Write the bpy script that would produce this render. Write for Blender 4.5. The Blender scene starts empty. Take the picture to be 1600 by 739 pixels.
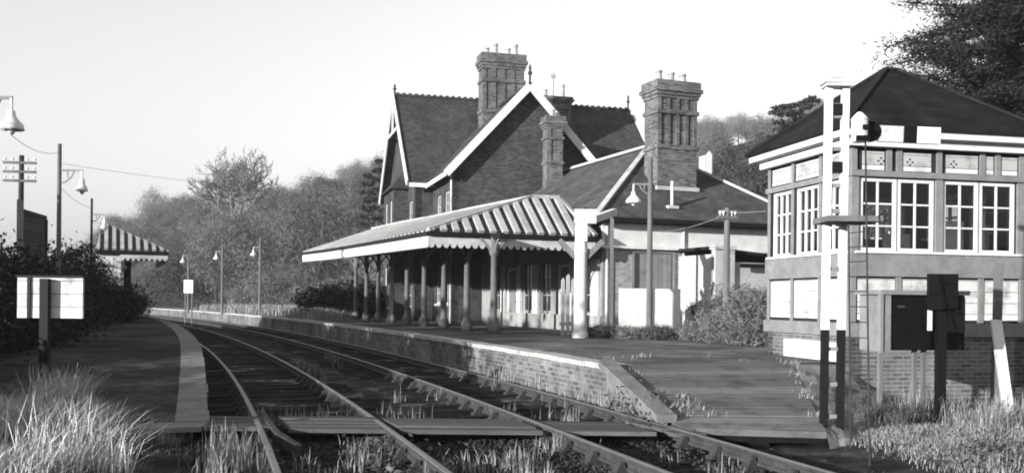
import bpy, math, random
import numpy as np
from mathutils import Vector, Matrix
rnd = random.Random(7)
RNG = np.random.default_rng(11)
S = bpy.context.scene
COL = S.collection
F, CX, YH, ROLL, HC = 1500.0, 800.0, 470.0, math.radians(.55), 1.57
PH = 0.54                       # platform height over the rails

def W(px, py, d):
    """a point of the place at depth d (metres) seen at photo position px, py"""
    u, v = px - CX, py - YH
    c, s = math.cos(ROLL), math.sin(ROLL)
    return Vector(((u*c + v*s)/F*d, d, HC - (-u*s + v*c)/F*d))

# ------------------------------------------------------------------ camera, light, sky
cam = bpy.data.cameras.new('camera'); co = bpy.data.objects.new('camera', cam); COL.objects.link(co)
cam.sensor_width = 36; cam.lens = 36*F/1600; cam.shift_y = (YH - 369.5)/1600
cam.clip_start = .1; cam.clip_end = 4000
co.matrix_world = Matrix.Translation((0, 0, HC)) @ Matrix.Rotation(math.radians(90), 4, 'X') @ Matrix.Rotation(ROLL, 4, 'Z')
S.camera = co
SUN_EL, SUN_AZ = math.radians(11.0), math.atan2(-.72, -.69)
sl = bpy.data.lights.new('sun', 'SUN'); sl.energy = 5.0; sl.angle = math.radians(.6); sl.color = (1, .985, .96)
so = bpy.data.objects.new('sun', sl); COL.objects.link(so)
sd = Vector((math.sin(SUN_AZ)*math.cos(SUN_EL), math.cos(SUN_AZ)*math.cos(SUN_EL), math.sin(SUN_EL)))
so.rotation_euler = (-sd).to_track_quat('-Z', 'Y').to_euler(); so.location = (-20, -20, 30)
wd = bpy.data.worlds.new('World'); S.world = wd; wd.use_nodes = True
nt = wd.node_tree; nt.nodes.clear()
sky = nt.nodes.new('ShaderNodeTexSky'); sky.sky_type = 'NISHITA'; sky.sun_disc = False
sky.sun_elevation = SUN_EL; sky.sun_rotation = SUN_AZ % (2*math.pi)
sky.air_density = 3.2; sky.dust_density = .2; sky.ozone_density = 1.0
sep = nt.nodes.new('ShaderNodeRGBToBW')
bg = nt.nodes.new('ShaderNodeBackground'); bg.inputs['Strength'].default_value = .14
wo = nt.nodes.new('ShaderNodeOutputWorld')
nt.links.new(sky.outputs[0], sep.inputs[0])            # black and white film
nt.links.new(sep.outputs[0], bg.inputs[0]); nt.links.new(bg.outputs[0], wo.inputs[0])
S.view_settings.view_transform = 'Standard'; S.view_settings.look = 'None'
S.view_settings.exposure = 1.1; S.view_settings.gamma = 1
S.cycles.use_denoising = True; S.cycles.filter_width = 1.9
S.cycles.max_bounces = 6; S.cycles.transparent_max_bounces = 12

# ------------------------------------------------------------------ materials (all grey: a black and white world)
def newmat(name):
    m = bpy.data.materials.new(name); m.use_nodes = True
    n = m.node_tree; b = n.nodes['Principled BSDF']; return m, n, b
def ramp(n, pts):
    r = n.nodes.new('ShaderNodeValToRGB'); e = r.color_ramp.elements
    while len(e) < len(pts): e.new(.5)
    for k, (p, v) in enumerate(pts): e[k].position = p; e[k].color = (v, v, v, 1)
    return r
def noise(n, scale, detail=5, rough=.6, coord='Object', stretch=None):
    t = n.nodes.new('ShaderNodeTexCoord'); x = n.nodes.new('ShaderNodeTexNoise')
    x.inputs['Scale'].default_value = scale; x.inputs['Detail'].default_value = detail; x.inputs['Roughness'].default_value = rough
    if stretch:
        mp = n.nodes.new('ShaderNodeMapping'); mp.inputs['Scale'].default_value = stretch
        n.links.new(t.outputs[coord], mp.inputs[0]); n.links.new(mp.outputs[0], x.inputs['Vector'])
    else: n.links.new(t.outputs[coord], x.inputs['Vector'])
    return x
def mul(n, a, b, fac=1.0, mode='MULTIPLY'):
    m = n.nodes.new('ShaderNodeMix'); m.data_type = 'RGBA'; m.blend_type = mode; m.inputs[0].default_value = fac
    n.links.new(a, m.inputs[6]); n.links.new(b, m.inputs[7]); return m.outputs[2]
def bump(n, b, h, strength=.3, dist=.02):
    bp = n.nodes.new('ShaderNodeBump'); bp.inputs['Strength'].default_value = strength; bp.inputs['Distance'].default_value = dist
    n.links.new(h, bp.inputs['Height']); n.links.new(bp.outputs[0], b.inputs['Normal'])
def plain(name, v, var=.35, scale=3.0, rough=.8, fine=18.0, bmp=.2, stretch=None, spec=.1, coord='Object'):
    m, n, b = newmat(name)
    a = noise(n, scale, 6, .65, coord, stretch); c = noise(n, fine, 4, .6, coord, stretch)
    r1 = ramp(n, [(.3, v*(1-var)), (.7, v*(1+var*.6))]); r2 = ramp(n, [(.25, 1-var*.7), (.65, 1.0)])
    n.links.new(a.outputs[0], r1.inputs[0]); n.links.new(c.outputs[0], r2.inputs[0])
    n.links.new(mul(n, r1.outputs[0], r2.outputs[0]), b.inputs['Base Color'])
    b.inputs['Roughness'].default_value = rough; b.inputs['Specular IOR Level'].default_value = spec
    if bmp: bump(n, b, c.outputs[0], bmp)
    return m
def brick(name, v, mortar, bw=.23, bh=.075, var=.5, ms=.012, stain=.5, bmp=.5):
    m, n, b = newmat(name)
    t = n.nodes.new('ShaderNodeTexCoord'); k = n.nodes.new('ShaderNodeTexBrick')
    k.inputs['Scale'].default_value = 1; k.inputs['Brick Width'].default_value = bw; k.inputs['Row Height'].default_value = bh
    k.inputs['Mortar Size'].default_value = ms; k.inputs['Mortar Smooth'].default_value = .3
    k.inputs['Color1'].default_value = (v*(1-var),)*3 + (1,); k.inputs['Color2'].default_value = (v*(1+var),)*3 + (1,)
    k.inputs['Mortar'].default_value = (mortar,)*3 + (1,)
    n.links.new(t.outputs['UV'], k.inputs['Vector'])
    a = noise(n, .9, 7, .7); r = ramp(n, [(.3, 1-stain), (.68, 1.1)]); n.links.new(a.outputs[0], r.inputs[0])
    n.links.new(mul(n, k.outputs[0], r.outputs[0]), b.inputs['Base Color'])
    b.inputs['Roughness'].default_value = .9; b.inputs['Specular IOR Level'].default_value = .06
    bump(n, b, k.outputs[0], bmp, .012)
    return m
def boards(name, v, pitch, var=.25, axis='v', rough=.75):
    """painted boards: a dark joint every pitch metres and worn paint"""
    m, n, b = newmat(name)
    t = n.nodes.new('ShaderNodeTexCoord'); sx = n.nodes.new('ShaderNodeSeparateXYZ'); n.links.new(t.outputs['UV'], sx.inputs[0])
    d = n.nodes.new('ShaderNodeMath'); d.operation = 'DIVIDE'; d.inputs[1].default_value = pitch
    n.links.new(sx.outputs[1 if axis == 'v' else 0], d.inputs[0])
    fr = n.nodes.new('ShaderNodeMath'); fr.operation = 'FRACT'; n.links.new(d.outputs[0], fr.inputs[0])
    r = ramp(n, [(0, .25), (.06, .6), (.1, 1.0), (1, 1.0)]); n.links.new(fr.outputs[0], r.inputs[0])
    a = noise(n, 2.5, 7, .7); r1 = ramp(n, [(.28, v*(1-var*1.6)), (.5, v), (.75, v*1.08)]); n.links.new(a.outputs[0], r1.inputs[0])
    fl = n.nodes.new('ShaderNodeMath'); fl.operation = 'FLOOR'; n.links.new(d.outputs[0], fl.inputs[0])
    wn = n.nodes.new('ShaderNodeTexWhiteNoise'); wn.noise_dimensions = '1D'; n.links.new(fl.outputs[0], wn.inputs['W'])
    r2 = ramp(n, [(0, 1-var), (1, 1.0)]); n.links.new(wn.outputs[0], r2.inputs[0])
    n.links.new(mul(n, mul(n, r1.outputs[0], r.outputs[0]), r2.outputs[0]), b.inputs['Base Color'])
    b.inputs['Roughness'].default_value = rough; b.inputs['Specular IOR Level'].default_value = .1
    bump(n, b, r.outputs[0], .4, .01)
    return m
def leafmat(name, lo, hi, rough=.7):
    m, n, b = newmat(name)
    g = n.nodes.new('ShaderNodeNewGeometry'); r = ramp(n, [(0, lo), (1, hi)])
    n.links.new(g.outputs['Random Per Island'], r.inputs[0]); n.links.new(r.outputs[0], b.inputs['Base Color'])
    b.inputs['Roughness'].default_value = rough; b.inputs['Specular IOR Level'].default_value = .08
    return m
def groundmat(name, pts, scale, fine=9, stretch=None, bmp=.6):
    m, n, b = newmat(name)
    a = noise(n, scale, 9, .68, 'Object', stretch); c = noise(n, fine, 5, .7)
    r = ramp(n, pts); n.links.new(a.outputs[0], r.inputs[0])
    r2 = ramp(n, [(.3, .45), (.7, 1.15)]); n.links.new(c.outputs[0], r2.inputs[0])
    n.links.new(mul(n, r.outputs[0], r2.outputs[0]), b.inputs['Base Color'])
    b.inputs['Roughness'].default_value = .95; b.inputs['Specular IOR Level'].default_value = .02
    bump(n, b, c.outputs[0], bmp, .05)
    return m
def glassmat(name, tint=.9):
    m = bpy.data.materials.new(name); m.use_nodes = True; n = m.node_tree; n.nodes.clear()
    o = n.nodes.new('ShaderNodeOutputMaterial'); tr = n.nodes.new('ShaderNodeBsdfTransparent'); gl = n.nodes.new('ShaderNodeBsdfGlossy')
    tr.inputs[0].default_value = (tint, tint, tint, 1); gl.inputs['Roughness'].default_value = .03
    fz = n.nodes.new('ShaderNodeFresnel'); fz.inputs[0].default_value = 1.5; mx = n.nodes.new('ShaderNodeMixShader')
    n.links.new(fz.outputs[0], mx.inputs[0]); n.links.new(tr.outputs[0], mx.inputs[1]); n.links.new(gl.outputs[0], mx.inputs[2])
    n.links.new(mx.outputs[0], o.inputs[0]); return m

M = dict(
    white=plain('white_paint', .58, .16, 2.5, .55, 14, .08),
    dirty=plain('dirty_white_paint', .46, .3, 2.0, .65, 12, .12),
    buff=plain('sooty_limewash', .26, .45, 1.4, .85, 9, .2, (1, 1, .35)),
    tarmac_lit=groundmat('platform_tarmac_lit', [(.3, .06), (.5, .13), (.68, .26)], .6, 14, None, .3),  # paler copy of the tarmac: sunlight on the right platform in its colour
    darkslate=brick('dark_slate', .016, .011, .3, .2, var=.25, ms=.01, stain=.6, bmp=.5),
    stone=plain('cinder_stone', .05, .8, 6, .95, 30, .3, None, .03),
    cream=plain('pale_render', .4, .22, 1.6, .85, 9, .2),
    grey=plain('grey_paint', .19, .25, 3, .6, 14, .1),
    midgrey=plain('weathered_wood', .14, .4, 2.0, .85, 20, .3, (1, 1, .15)),
    dark=plain('dark_paint', .012, .4, 4, .5, 20, .1),
    black=plain('black_paint', .007, .4, 4, .45, 20, .1),
    iron=plain('rusty_iron', .04, .5, 5, .7, 30, .3),
    rail=plain('worn_rail_steel', .14, .3, 5, .6, 25, .15, None, .5),
    railside=plain('rusted_rail', .05, .4, 6, .8, 40, .3),
    housebrick=brick('dark_red_brick', .05, .07, stain=.45),
    stackbrick=brick('chimney_brick', .11, .15, stain=.5, var=.55),
    palebrick=brick('pale_brick', .24, .28, stain=.35, var=.3),
    wallbrick=brick('platform_brick', .14, .2, .24, .085, stain=.75, var=.45, ms=.016),
    boxbrick=brick('cabin_brick', .12, .2, stain=.5, var=.4, ms=.016),
    tile=brick('roof_tile', .06, .025, .2, .12, var=.3, ms=.012, stain=.5, bmp=.6),
    slate=brick('slate', .075, .035, .3, .22, var=.25, ms=.008, stain=.45, bmp=.35),
    darkroof=plain('dark_roof_felt', .016, .4, 1.5, .85, 12, .4),
    lead=plain('lead_flashing', .42, .3, 2, .6, 9, .2),
    sheet=plain('roof_sheet_lit', .36, .35, 1.2, .6, 7, .15),  # canopy rolls: raking sun on them put into the paler tone
    trough=plain('roof_sheet_shaded', .06, .4, 1.5, .75, 7, .2),  # same sheet darker: shade between the rolls put into the colour
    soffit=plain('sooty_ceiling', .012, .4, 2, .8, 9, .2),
    wboard=boards('white_weatherboard', .56, .2, .4),
    wboardv=boards('white_board_vertical', .56, .16, axis='u'),
    gboard=boards('grey_boarding', .2, .18, axis='u'),
    dboard=boards('dark_boarding', .06, .2),
    deck=boards('deck_planks', .15, .21, .4),
    plank=plain('crossing_timber', .085, .45, 1.5, .85, 16, .5, (.25, 3, 1)),
    sleeper=plain('old_sleeper', .013, .5, 3, .9, 22, .5, (.3, 2, 1)),
    coping=plain('coping_stone', .17, .35, 2.5, .85, 14, .3),
    wcoping=plain('whitened_coping', .36, .3, 2.5, .8, 10, .2),
    asphalt=groundmat('platform_tarmac', [(.3, .022), (.5, .045), (.68, .12)], .5, 12, None, .3),
    earth=groundmat('earth_path', [(.3, .1), (.5, .2), (.7, .34)], .9, 10),
    bark=plain('bark', .05, .5, 4, .9, 20, .5),
    palebark=plain('pale_bark', .17, .4, 4, .9, 20, .5),
    pot=plain('chimney_pot', .33, .3, 5, .8, 14, .2),
    glass=glassmat('window_glass'),
    darkglass=plain('dark_window', .015, .3, 3, .12, 9, .0, None, .6),
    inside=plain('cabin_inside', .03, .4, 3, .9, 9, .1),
    porcelain=plain('enamel', .6, .12, 6, .35, 14, .05),
    wire=plain('wire', .18, .1, 2, .7, 9, 0),
    needle=leafmat('needle_leaves', .008, .03), evergreen=leafmat('evergreen_leaves', .02, .06),
    hedge=leafmat('hedge_leaves', .006, .028), twig=leafmat('bare_twigs', .075, .16), twigdark=leafmat('dark_twigs', .05, .1),
    ivy=leafmat('ivy', .04, .16), dry=leafmat('dry_grass', .22, .62), drydim=leafmat('weathered_grass', .07, .32), weed=leafmat('weeds', .025, .11),
    bushy=leafmat('dry_bush', .05, .2),
    ground=groundmat('rough_ground', [(.3, .012), (.47, .03), (.6, .08), (.72, .2)], .8, 7),
    ballast=groundmat('cinder_ballast', [(.3, .007), (.5, .014), (.59, .05), (.68, .34)], .55, 16, None, .9),
)

# ------------------------------------------------------------------ mesh building
class MB:
    def __init__(self): self.v = []; self.f = []; self.mi = []; self.m = 0
    def poly(self, pts, mi=None):
        k = len(self.v); self.v += [tuple(p) for p in pts]; self.f.append(tuple(range(k, k+len(pts)))); self.mi.append(self.m if mi is None else mi)
    def box(self, x0, x1, y0, y1, z0, z1, mi=None):
        a = [(x0,y0,z0),(x1,y0,z0),(x1,y1,z0),(x0,y1,z0),(x0,y0,z1),(x1,y0,z1),(x1,y1,z1),(x0,y1,z1)]
        for q in ((3,2,1,0),(4,5,6,7),(0,1,5,4),(1,2,6,5),(2,3,7,6),(3,0,4,7)): self.poly([a[i] for i in q], mi)
    def beam(self, p, q, w, h, up=(0,0,1), mi=None, w2=None, h2=None):
        p, q = Vector(p), Vector(q); d = (q-p).normalized(); up = Vector(up)
        s = d.cross(up)
        if s.length < 1e-4: s = d.cross(Vector((1,0,0)))
        s.normalize(); u = s.cross(d)
        w2 = w if w2 is None else w2; h2 = h if h2 is None else h2
        A = [p + s*a*w/2 + u*b*h/2 for a, b in ((-1,-1),(1,-1),(1,1),(-1,1))]
        B = [q + s*a*w2/2 + u*b*h2/2 for a, b in ((-1,-1),(1,-1),(1,1),(-1,1))]
        for i in range(4): self.poly([A[i], A[(i+1)%4], B[(i+1)%4], B[i]], mi)
        self.poly(A[::-1], mi); self.poly(B, mi)
    def tube(self, pts, rad, n=8, mi=None, cap=True):
        pts = [Vector(p) for p in pts]; rad = rad if hasattr(rad, '__len__') else [rad]*len(pts); rings = []
        for i, p in enumerate(pts):
            d = (pts[min(i+1, len(pts)-1)] - pts[max(i-1, 0)]).normalized()
            s = d.cross(Vector((0,0,1)))
            if s.length < .05: s = d.cross(Vector((0,1,0)))
            s.normalize(); u = s.cross(d)
            k = len(self.v)
            for j in range(n):
                a = 2*math.pi*j/n; self.v.append(tuple(p + (s*math.cos(a) + u*math.sin(a))*rad[i]))
            rings.append(k)
        for a, b in zip(rings, rings[1:]):
            for j in range(n):
                self.f.append((a+j, a+(j+1)%n, b+(j+1)%n, b+j)); self.mi.append(self.m if mi is None else mi)
        if cap:
            self.f.append(tuple(rings[0]+j for j in range(n))[::-1]); self.mi.append(self.m if mi is None else mi)
            self.f.append(tuple(rings[-1]+j for j in range(n))); self.mi.append(self.m if mi is None else mi)
    def lathe(self, prof, cx=0, cy=0, n=12, mi=None):
        self.tube([(cx, cy, z) for r, z in prof], [max(r, .001) for r, z in prof], n, mi)
    def wall(self, p0, d, L, z0, z1, holes=(), t=.25, mi=None):
        """wall from p0 along d; outer face to the right-hand side of d; holes (u0,u1,za,zb) cut through"""
        d = Vector(d).normalized(); nn = Vector((d.y, -d.x)); p0 = Vector(p0)
        us = sorted({0, L, *[h[0] for h in holes], *[h[1] for h in holes]}); zs = sorted({z0, z1, *[h[2] for h in holes], *[h[3] for h in holes]})
        full = lambda i, j: 0 <= i < len(us)-1 and 0 <= j < len(zs)-1 and not any(h[0]-1e-6 <= us[i] and us[i+1] <= h[1]+1e-6 and h[2]-1e-6 <= zs[j] and zs[j+1] <= h[3]+1e-6 for h in holes)
        P = lambda u, z, k: (p0.x + d.x*u - nn.x*k, p0.y + d.y*u - nn.y*k, z)
        for i in range(len(us)-1):
            for j in range(len(zs)-1):
                if not full(i, j): continue
                a, b, c, e = us[i], us[i+1], zs[j], zs[j+1]
                self.poly([P(a,c,0), P(b,c,0), P(b,e,0), P(a,e,0)], mi); self.poly([P(b,c,t), P(a,c,t), P(a,e,t), P(b,e,t)], mi)
                if not full(i-1, j): self.poly([P(a,c,t), P(a,c,0), P(a,e,0), P(a,e,t)], mi)
                if not full(i+1, j): self.poly([P(b,c,0), P(b,c,t), P(b,e,t), P(b,e,0)], mi)
                if not full(i, j-1): self.poly([P(a,c,0), P(a,c,t), P(b,c,t), P(b,c,0)], mi)
                if not full(i, j+1): self.poly([P(a,e,0), P(b,e,0), P(b,e,t), P(a,e,t)], mi)
    def slab(self, pts, t, mi=None):
        """plane polygon given a thickness downwards"""
        lo = [(p[0], p[1], p[2]-t) for p in pts]
        self.poly(pts, mi); self.poly(lo[::-1], mi)
        for i in range(len(pts)):
            j = (i+1) % len(pts); self.poly([lo[i], lo[j], pts[j], pts[i]], mi)
    def build(self, name, mat, parent=None, smooth=False):
        me = bpy.data.meshes.new(name); me.from_pydata(self.v, [], self.f)
        mats = mat if isinstance(mat, (list, tuple)) else [mat]
        for m in mats: me.materials.append(M[m])
        me.polygons.foreach_set('material_index', self.mi)
        uv = me.uv_layers.new(name='UVMap')
        for p in me.polygons:
            n = p.normal
            if abs(n.z) > .995: a, b = Vector((1,0,0)), Vector((0,1,0))
            else:
                a = Vector((-n.y, n.x, 0)).normalized(); b = n.cross(a)
            for li in p.loop_indices:
                c = me.vertices[me.loops[li].vertex_index].co; uv.data[li].uv = (c.dot(a), c.dot(b))
        if smooth: me.polygons.foreach_set('use_smooth', [True]*len(me.polygons))
        o = bpy.data.objects.new(name, me); COL.objects.link(o); o.parent = parent
        return o
def tag(o, label=None, cat=None, group=None, kind=None):
    if label: o['label'] = label
    if cat: o['category'] = cat
    if group: o['group'] = group
    if kind: o['kind'] = kind
    return o
def thing(name, label, cat, loc=(0,0,0), rz=0, group=None):
    o = bpy.data.objects.new(name, None); COL.objects.link(o); o.location = loc; o.rotation_euler = (0,0,rz); o.empty_display_size = .3
    return tag(o, label, cat, group)
def copy_tree(o, parent=None):
    c = o.copy(); COL.objects.link(c); c.parent = parent
    for ch in [x for x in bpy.data.objects if x.parent == o]: copy_tree(ch, c)
    return c
def quads(name, V, mat, parent=None):
    """V: array (n, k, 3) of loose k-gons"""
    n, k = V.shape[:2]; me = bpy.data.meshes.new(name)
    me.vertices.add(n*k); me.vertices.foreach_set('co', V.reshape(-1).astype(np.float32))
    me.loops.add(n*k); me.loops.foreach_set('vertex_index', np.arange(n*k, dtype=np.int32))
    me.polygons.add(n); me.polygons.foreach_set('loop_start', np.arange(0, n*k, k, dtype=np.int32)); 
    me.update(calc_edges=True); me.materials.append(M[mat])
    o = bpy.data.objects.new(name, me); COL.objects.link(o); o.parent = parent
    return o
def leaves(C, size, asp=1.6, flat=0.0, rng=RNG):
    """leaf-shaped quads of random turn at centres C"""
    n = len(C); a = rng.normal(size=(n,3)); a[:,2] *= 1-flat; a /= np.linalg.norm(a, axis=1)[:,None]+1e-9
    b = np.cross(a, rng.normal(size=(n,3))); b /= np.linalg.norm(b, axis=1)[:,None]+1e-9
    s = size*rng.uniform(.6, 1.4, (n,1)); a = a*s*asp/2; b = b*s/2
    return np.stack([C-a, C+b*.9, C+a, C-b*.9], 1)
def clumps(center, radii, nclump, per, csize, rng=RNG, shell=.55, zlo=-1):
    """leaf centres in clumps spread through an ellipsoid, mostly near its surface"""
    out = []
    while len(out) < nclump:
        p = rng.normal(size=3); p /= np.linalg.norm(p)
        if p[2] < zlo: continue
        r = shell + (1-shell)*rng.random()**.6; r *= rng.uniform(.75, 1.12)
        c = np.array(center) + p*r*np.array(radii)
        s = csize*rng.uniform(.5, 1.3)
        out.append(c + rng.normal(size=(max(4,int(per*rng.uniform(.5,1.3))),3))*s*np.array([1,1,.7]))
    return np.concatenate(out)
def blades(P, h, lean, wd, rng=RNG, dirx=(.5, .2)):
    """grass blades as two-segment strips: three-cornered upper piece over a quad -> 5-gons"""
    n = len(P); hh = h*rng.uniform(.45, 1.25, n); an = rng.uniform(0, 2*math.pi, n)
    l = np.stack([np.cos(an), np.sin(an)], 1)*rng.uniform(0, lean, (n,1)) + np.array(dirx)*lean*.6
    pn = np.arctan2(l[:,1], l[:,0]) + np.pi/2 + rng.normal(0, .5, n)
    w = np.stack([np.cos(pn), np.sin(pn), np.zeros(n)], 1)*wd*rng.uniform(.5,1.6,(n,1))/2
    mid = P + np.concatenate([l*hh[:,None]*.35, (hh*.6)[:,None]], 1); tip = P + np.concatenate([l*hh[:,None], (hh*(1-.25*np.linalg.norm(l,axis=1)))[:,None]], 1)
    return np.concatenate([np.stack([P-w, P+w, mid+w*.8, mid-w*.8], 1), np.stack([mid-w*.8, mid+w*.8, tip+w*.15, tip-w*.15], 1)])

# ------------------------------------------------------------------ the line: a left-hand curve
SS = np.arange(0, 330, .5)
TH = .290954 + .00303657*np.minimum(SS, 130) - .7e-6*np.minimum(SS, 130)**2
LX = 1.3114 - np.concatenate([[0], np.cumsum(np.sin(TH))[:-1]])*.5
LY = 6.0 + np.concatenate([[0], np.cumsum(np.cos(TH))[:-1]])*.5
def line(s, q):
    """place at distance s along the line, q metres right of its middle (negative s runs behind the camera)"""
    if s < 0: t = TH[0]; x, y = LX[0] - math.sin(t)*s, LY[0] + math.cos(t)*s
    else: t = float(np.interp(s, SS, TH)); x, y = float(np.interp(s, SS, LX)), float(np.interp(s, SS, LY))
    return x + q*math.cos(t), y + q*math.sin(t), t
def qof(x, y):
    t = np.interp(y, LY, TH); xc = np.interp(y, LY, LX); xc = np.where(y < 6, LX[0] - np.tan(TH[0])*(y-6), xc)
    return (x-xc)*np.cos(t)
def sm(a, b, x): t = np.clip((x-a)/(b-a), 0, 1); return t*t*(3-2*t)
def wob(x, y, s=1.0):
    return (np.sin(x*1.3*s+1.7*np.sin(y*.7*s)) + np.sin(y*1.9*s+2.1*np.sin(x*.9*s)+1) + .5*np.sin(x*4.1*s+y*3.3*s))/2.5
def ground_z(x, y):
    x = np.asarray(x, float); y = np.asarray(y, float); q = qof(x, y)
    z = -.23 + .02*wob(x, y, 2)
    left = sm(-3.1, -5.2, q); z = z + left*(.22 + .07*wob(x, y, .8))*(1 - sm(14, 20, y)) + sm(-8.6, -11, q)*(.5 + .15*wob(x, y, .5))*sm(8, 16, y)
    right = sm(3.4, 6, q); z = z + right*(.10 + .06*wob(x, y, .9))*sm(-4, 5, y)
    r = np.hypot(x-2, y-25)
    hill = 26*sm(48, 200, r)*sm(9, 60, q)*sm(20, 60, y) + 14*sm(60, 220, r)*sm(16, 60, q)*sm(10, 60, x)
    az = np.where(y > 5, x/np.maximum(y, 5), 0); hill = hill*np.interp(az, [-.5,-.39,-.31,-.24,-.17,-.1], [.8,.85,.66,.7,.93,1])
    return z + hill + .8*wob(x, y, .05)*sm(60, 120, r)*sm(9, 20, np.abs(q))
def grid_axis(lo, hi, fine_lo, fine_hi, step, grow=1.13):
    a = list(np.arange(fine_lo, fine_hi+1e-6, step)); s = step
    while a[-1] < hi: s *= grow; a.append(a[-1]+s)
    s = step; b = []
    x = fine_lo
    while x > lo: s *= grow; x -= s; b.append(x)
    return np.array(b[::-1] + a)
gx = grid_axis(-1200, 1200, -18, 14, .5); gy = grid_axis(-300, 1600, 3, 40, .5)
GX, GY = np.meshgrid(gx, gy); GZ = ground_z(GX, GY)
me = bpy.data.meshes.new('ground'); nx, ny = len(gx), len(gy)
idx = np.arange(nx*ny).reshape(ny, nx)
me.from_pydata(np.stack([GX, GY, GZ], -1).reshape(-1, 3).tolist(), [], np.stack([idx[:-1,:-1], idx[:-1,1:], idx[1:,1:], idx[1:,:-1]], -1).reshape(-1, 4).tolist())
me.materials.append(M['ground']); me.polygons.foreach_set('use_smooth', [True]*len(me.polygons))
go = bpy.data.objects.new('ground', me); COL.objects.link(go); go['kind'] = 'structure'
def stones(name, s0, s1, L, q0, q1, zf, mat, parent, th=.1):
    mb = MB(); s = s0
    while s < s1:
        l = L*rnd.uniform(.85,1.15) if s < 45 else L*3; e = s+l-.018; dz = rnd.uniform(-.008,.008); dq = rnd.uniform(-.015,.015)
        mb.slab([(*line(a, q)[:2], zf(a)+dz) for a, q in ((s,q0),(s,q1+dq),(e,q1+dq),(e,q0))][::(1 if q1 > q0 else -1)], th); s += l
    return mb.build(name, mat, parent)
def strip(name, s0, s1, ds, prof, mat, parent=None, smooth=False):
    """sweep a list of (q, z) (or a function of s) along the line"""
    mb = MB(); n = int((s1-s0)/ds)+1; prev = None
    for i in range(n+1):
        s = s0 + (s1-s0)*i/n; pr = prof(s) if callable(prof) else prof
        ring = [(*line(s, q)[:2], z) for q, z in pr]
        if prev:
            for a in range(len(ring)-1): mb.poly([prev[a], prev[a+1], ring[a+1], ring[a]])
        prev = ring
    return mb.build(name, mat, parent, smooth)
bal = strip('ballast', -6, 130, .5, lambda s: [(q, -.2 + .035*float(wob(s*1.7, q*2.3, 2.2)) - (.06 if abs(q) < .5 else 0)) for q in (-3.25,-2.7,-2.1,-1.6,-1.0,-.5,0,.5,1.0,1.6,2.1,2.7,3.25)], 'ballast', smooth=True)
bal['kind'] = 'structure'

# ------------------------------------------------------------------ tracks
def rail_mesh(q, s0, s1, name, parent):
    pr = [(-.035,-.145),(-.035,-.115),(-.011,-.1),(-.011,-.05),(-.036,-.038),(-.036,-.006),(-.026,0),(.026,0),(.036,-.006),(.036,-.038),(.011,-.05),(.011,-.1),(.035,-.115),(.035,-.145)]
    mb = MB(); prev = None; n = int((s1-s0)/1.0)
    for i in range(n+1):
        s = s0 + (s1-s0)*i/n; ring = [(*line(s, q+a)[:2], z) for a, z in pr]
        if prev:
            for a in range(len(pr)-1): mb.poly([prev[a], ring[a], ring[a+1], prev[a+1]], 0 if a in (5,6,7) else 1)
        else: mb.poly(ring)
        prev = ring
    mb.poly(prev[::-1]); return mb.build(name, ['rail', 'railside'], parent)
def chair_mesh():
    mb = MB()
    mb.box(-.17,.17,-.09,.09,-.19,-.15)
    for s in (-1, 1):
        a = [(s*.02,-.06,-.15),(s*.15,-.07,-.15),(s*.15,.07,-.15),(s*.02,.06,-.15)]; b = [(s*.05,-.045,-.05),(s*.085,-.045,-.05),(s*.085,.045,-.05),(s*.05,.045,-.05)]
        for i in range(4): mb.poly([a[i], a[(i+1)%4], b[(i+1)%4], b[i]])
        mb.poly(b)
    mb.box(.04,.1,-.035,.05,-.11,-.03)                       # wooden key
    return mb
for tq, lab in ((-1.735, 'left-hand railway track curving away, nearer to the white-edged left platform'), (1.735, 'right-hand railway track with exposed chairs, beside the right brick platform wall')):
    tr = thing('railway_track', lab, 'railway track', (*line(4, tq)[:2], 0), 0, 'two railway tracks'); inv = Matrix.Translation(-tr.location)
    for s in (-.75, .75): o = rail_mesh(tq+s, -5, 120, 'rail', tr); o.matrix_parent_inverse = inv
    mb = MB(); mb.box(-1.3, 1.3, -.125, .125, -.32, -.19); proto = mb.build('sleeper', 'sleeper', tr)
    chp = [chair_mesh().build('chair', 'iron', proto) for s in (-.75, .75)]
    for c, s in zip(chp, (-.75, .75)): c.location = (s, 0, 0)
    for i in range(64):
        s = -4 + i*.76; o = proto if i == 0 else proto.copy()
        if i:
            COL.objects.link(o); o.parent = tr
            if s < 16:
                for c in chp: cc = c.copy(); COL.objects.link(cc); cc.parent = o
        x, y, t = line(s + rnd.uniform(-.04,.04), tq); o.location = (x-tr.location.x, y-tr.location.y, rnd.uniform(-.012,.004)); o.rotation_euler = (0, 0, t+rnd.uniform(-.015,.015))
    if tq < 0:                                              # short check rail inside the near-side rail
        mb = MB(); pts = [(*line(s, tq-.75+q)[:2], z) for s, q, z in ((5.6,.36,-.12),(6.3,.17,-.05),(7.4,.12,-.03),(8.4,.12,-.03))]
        for a, b in zip(pts, pts[1:]): mb.beam(a, b, .06, .13)
        mb.build('check_rail', 'railside', tr).matrix_parent_inverse = inv
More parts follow.
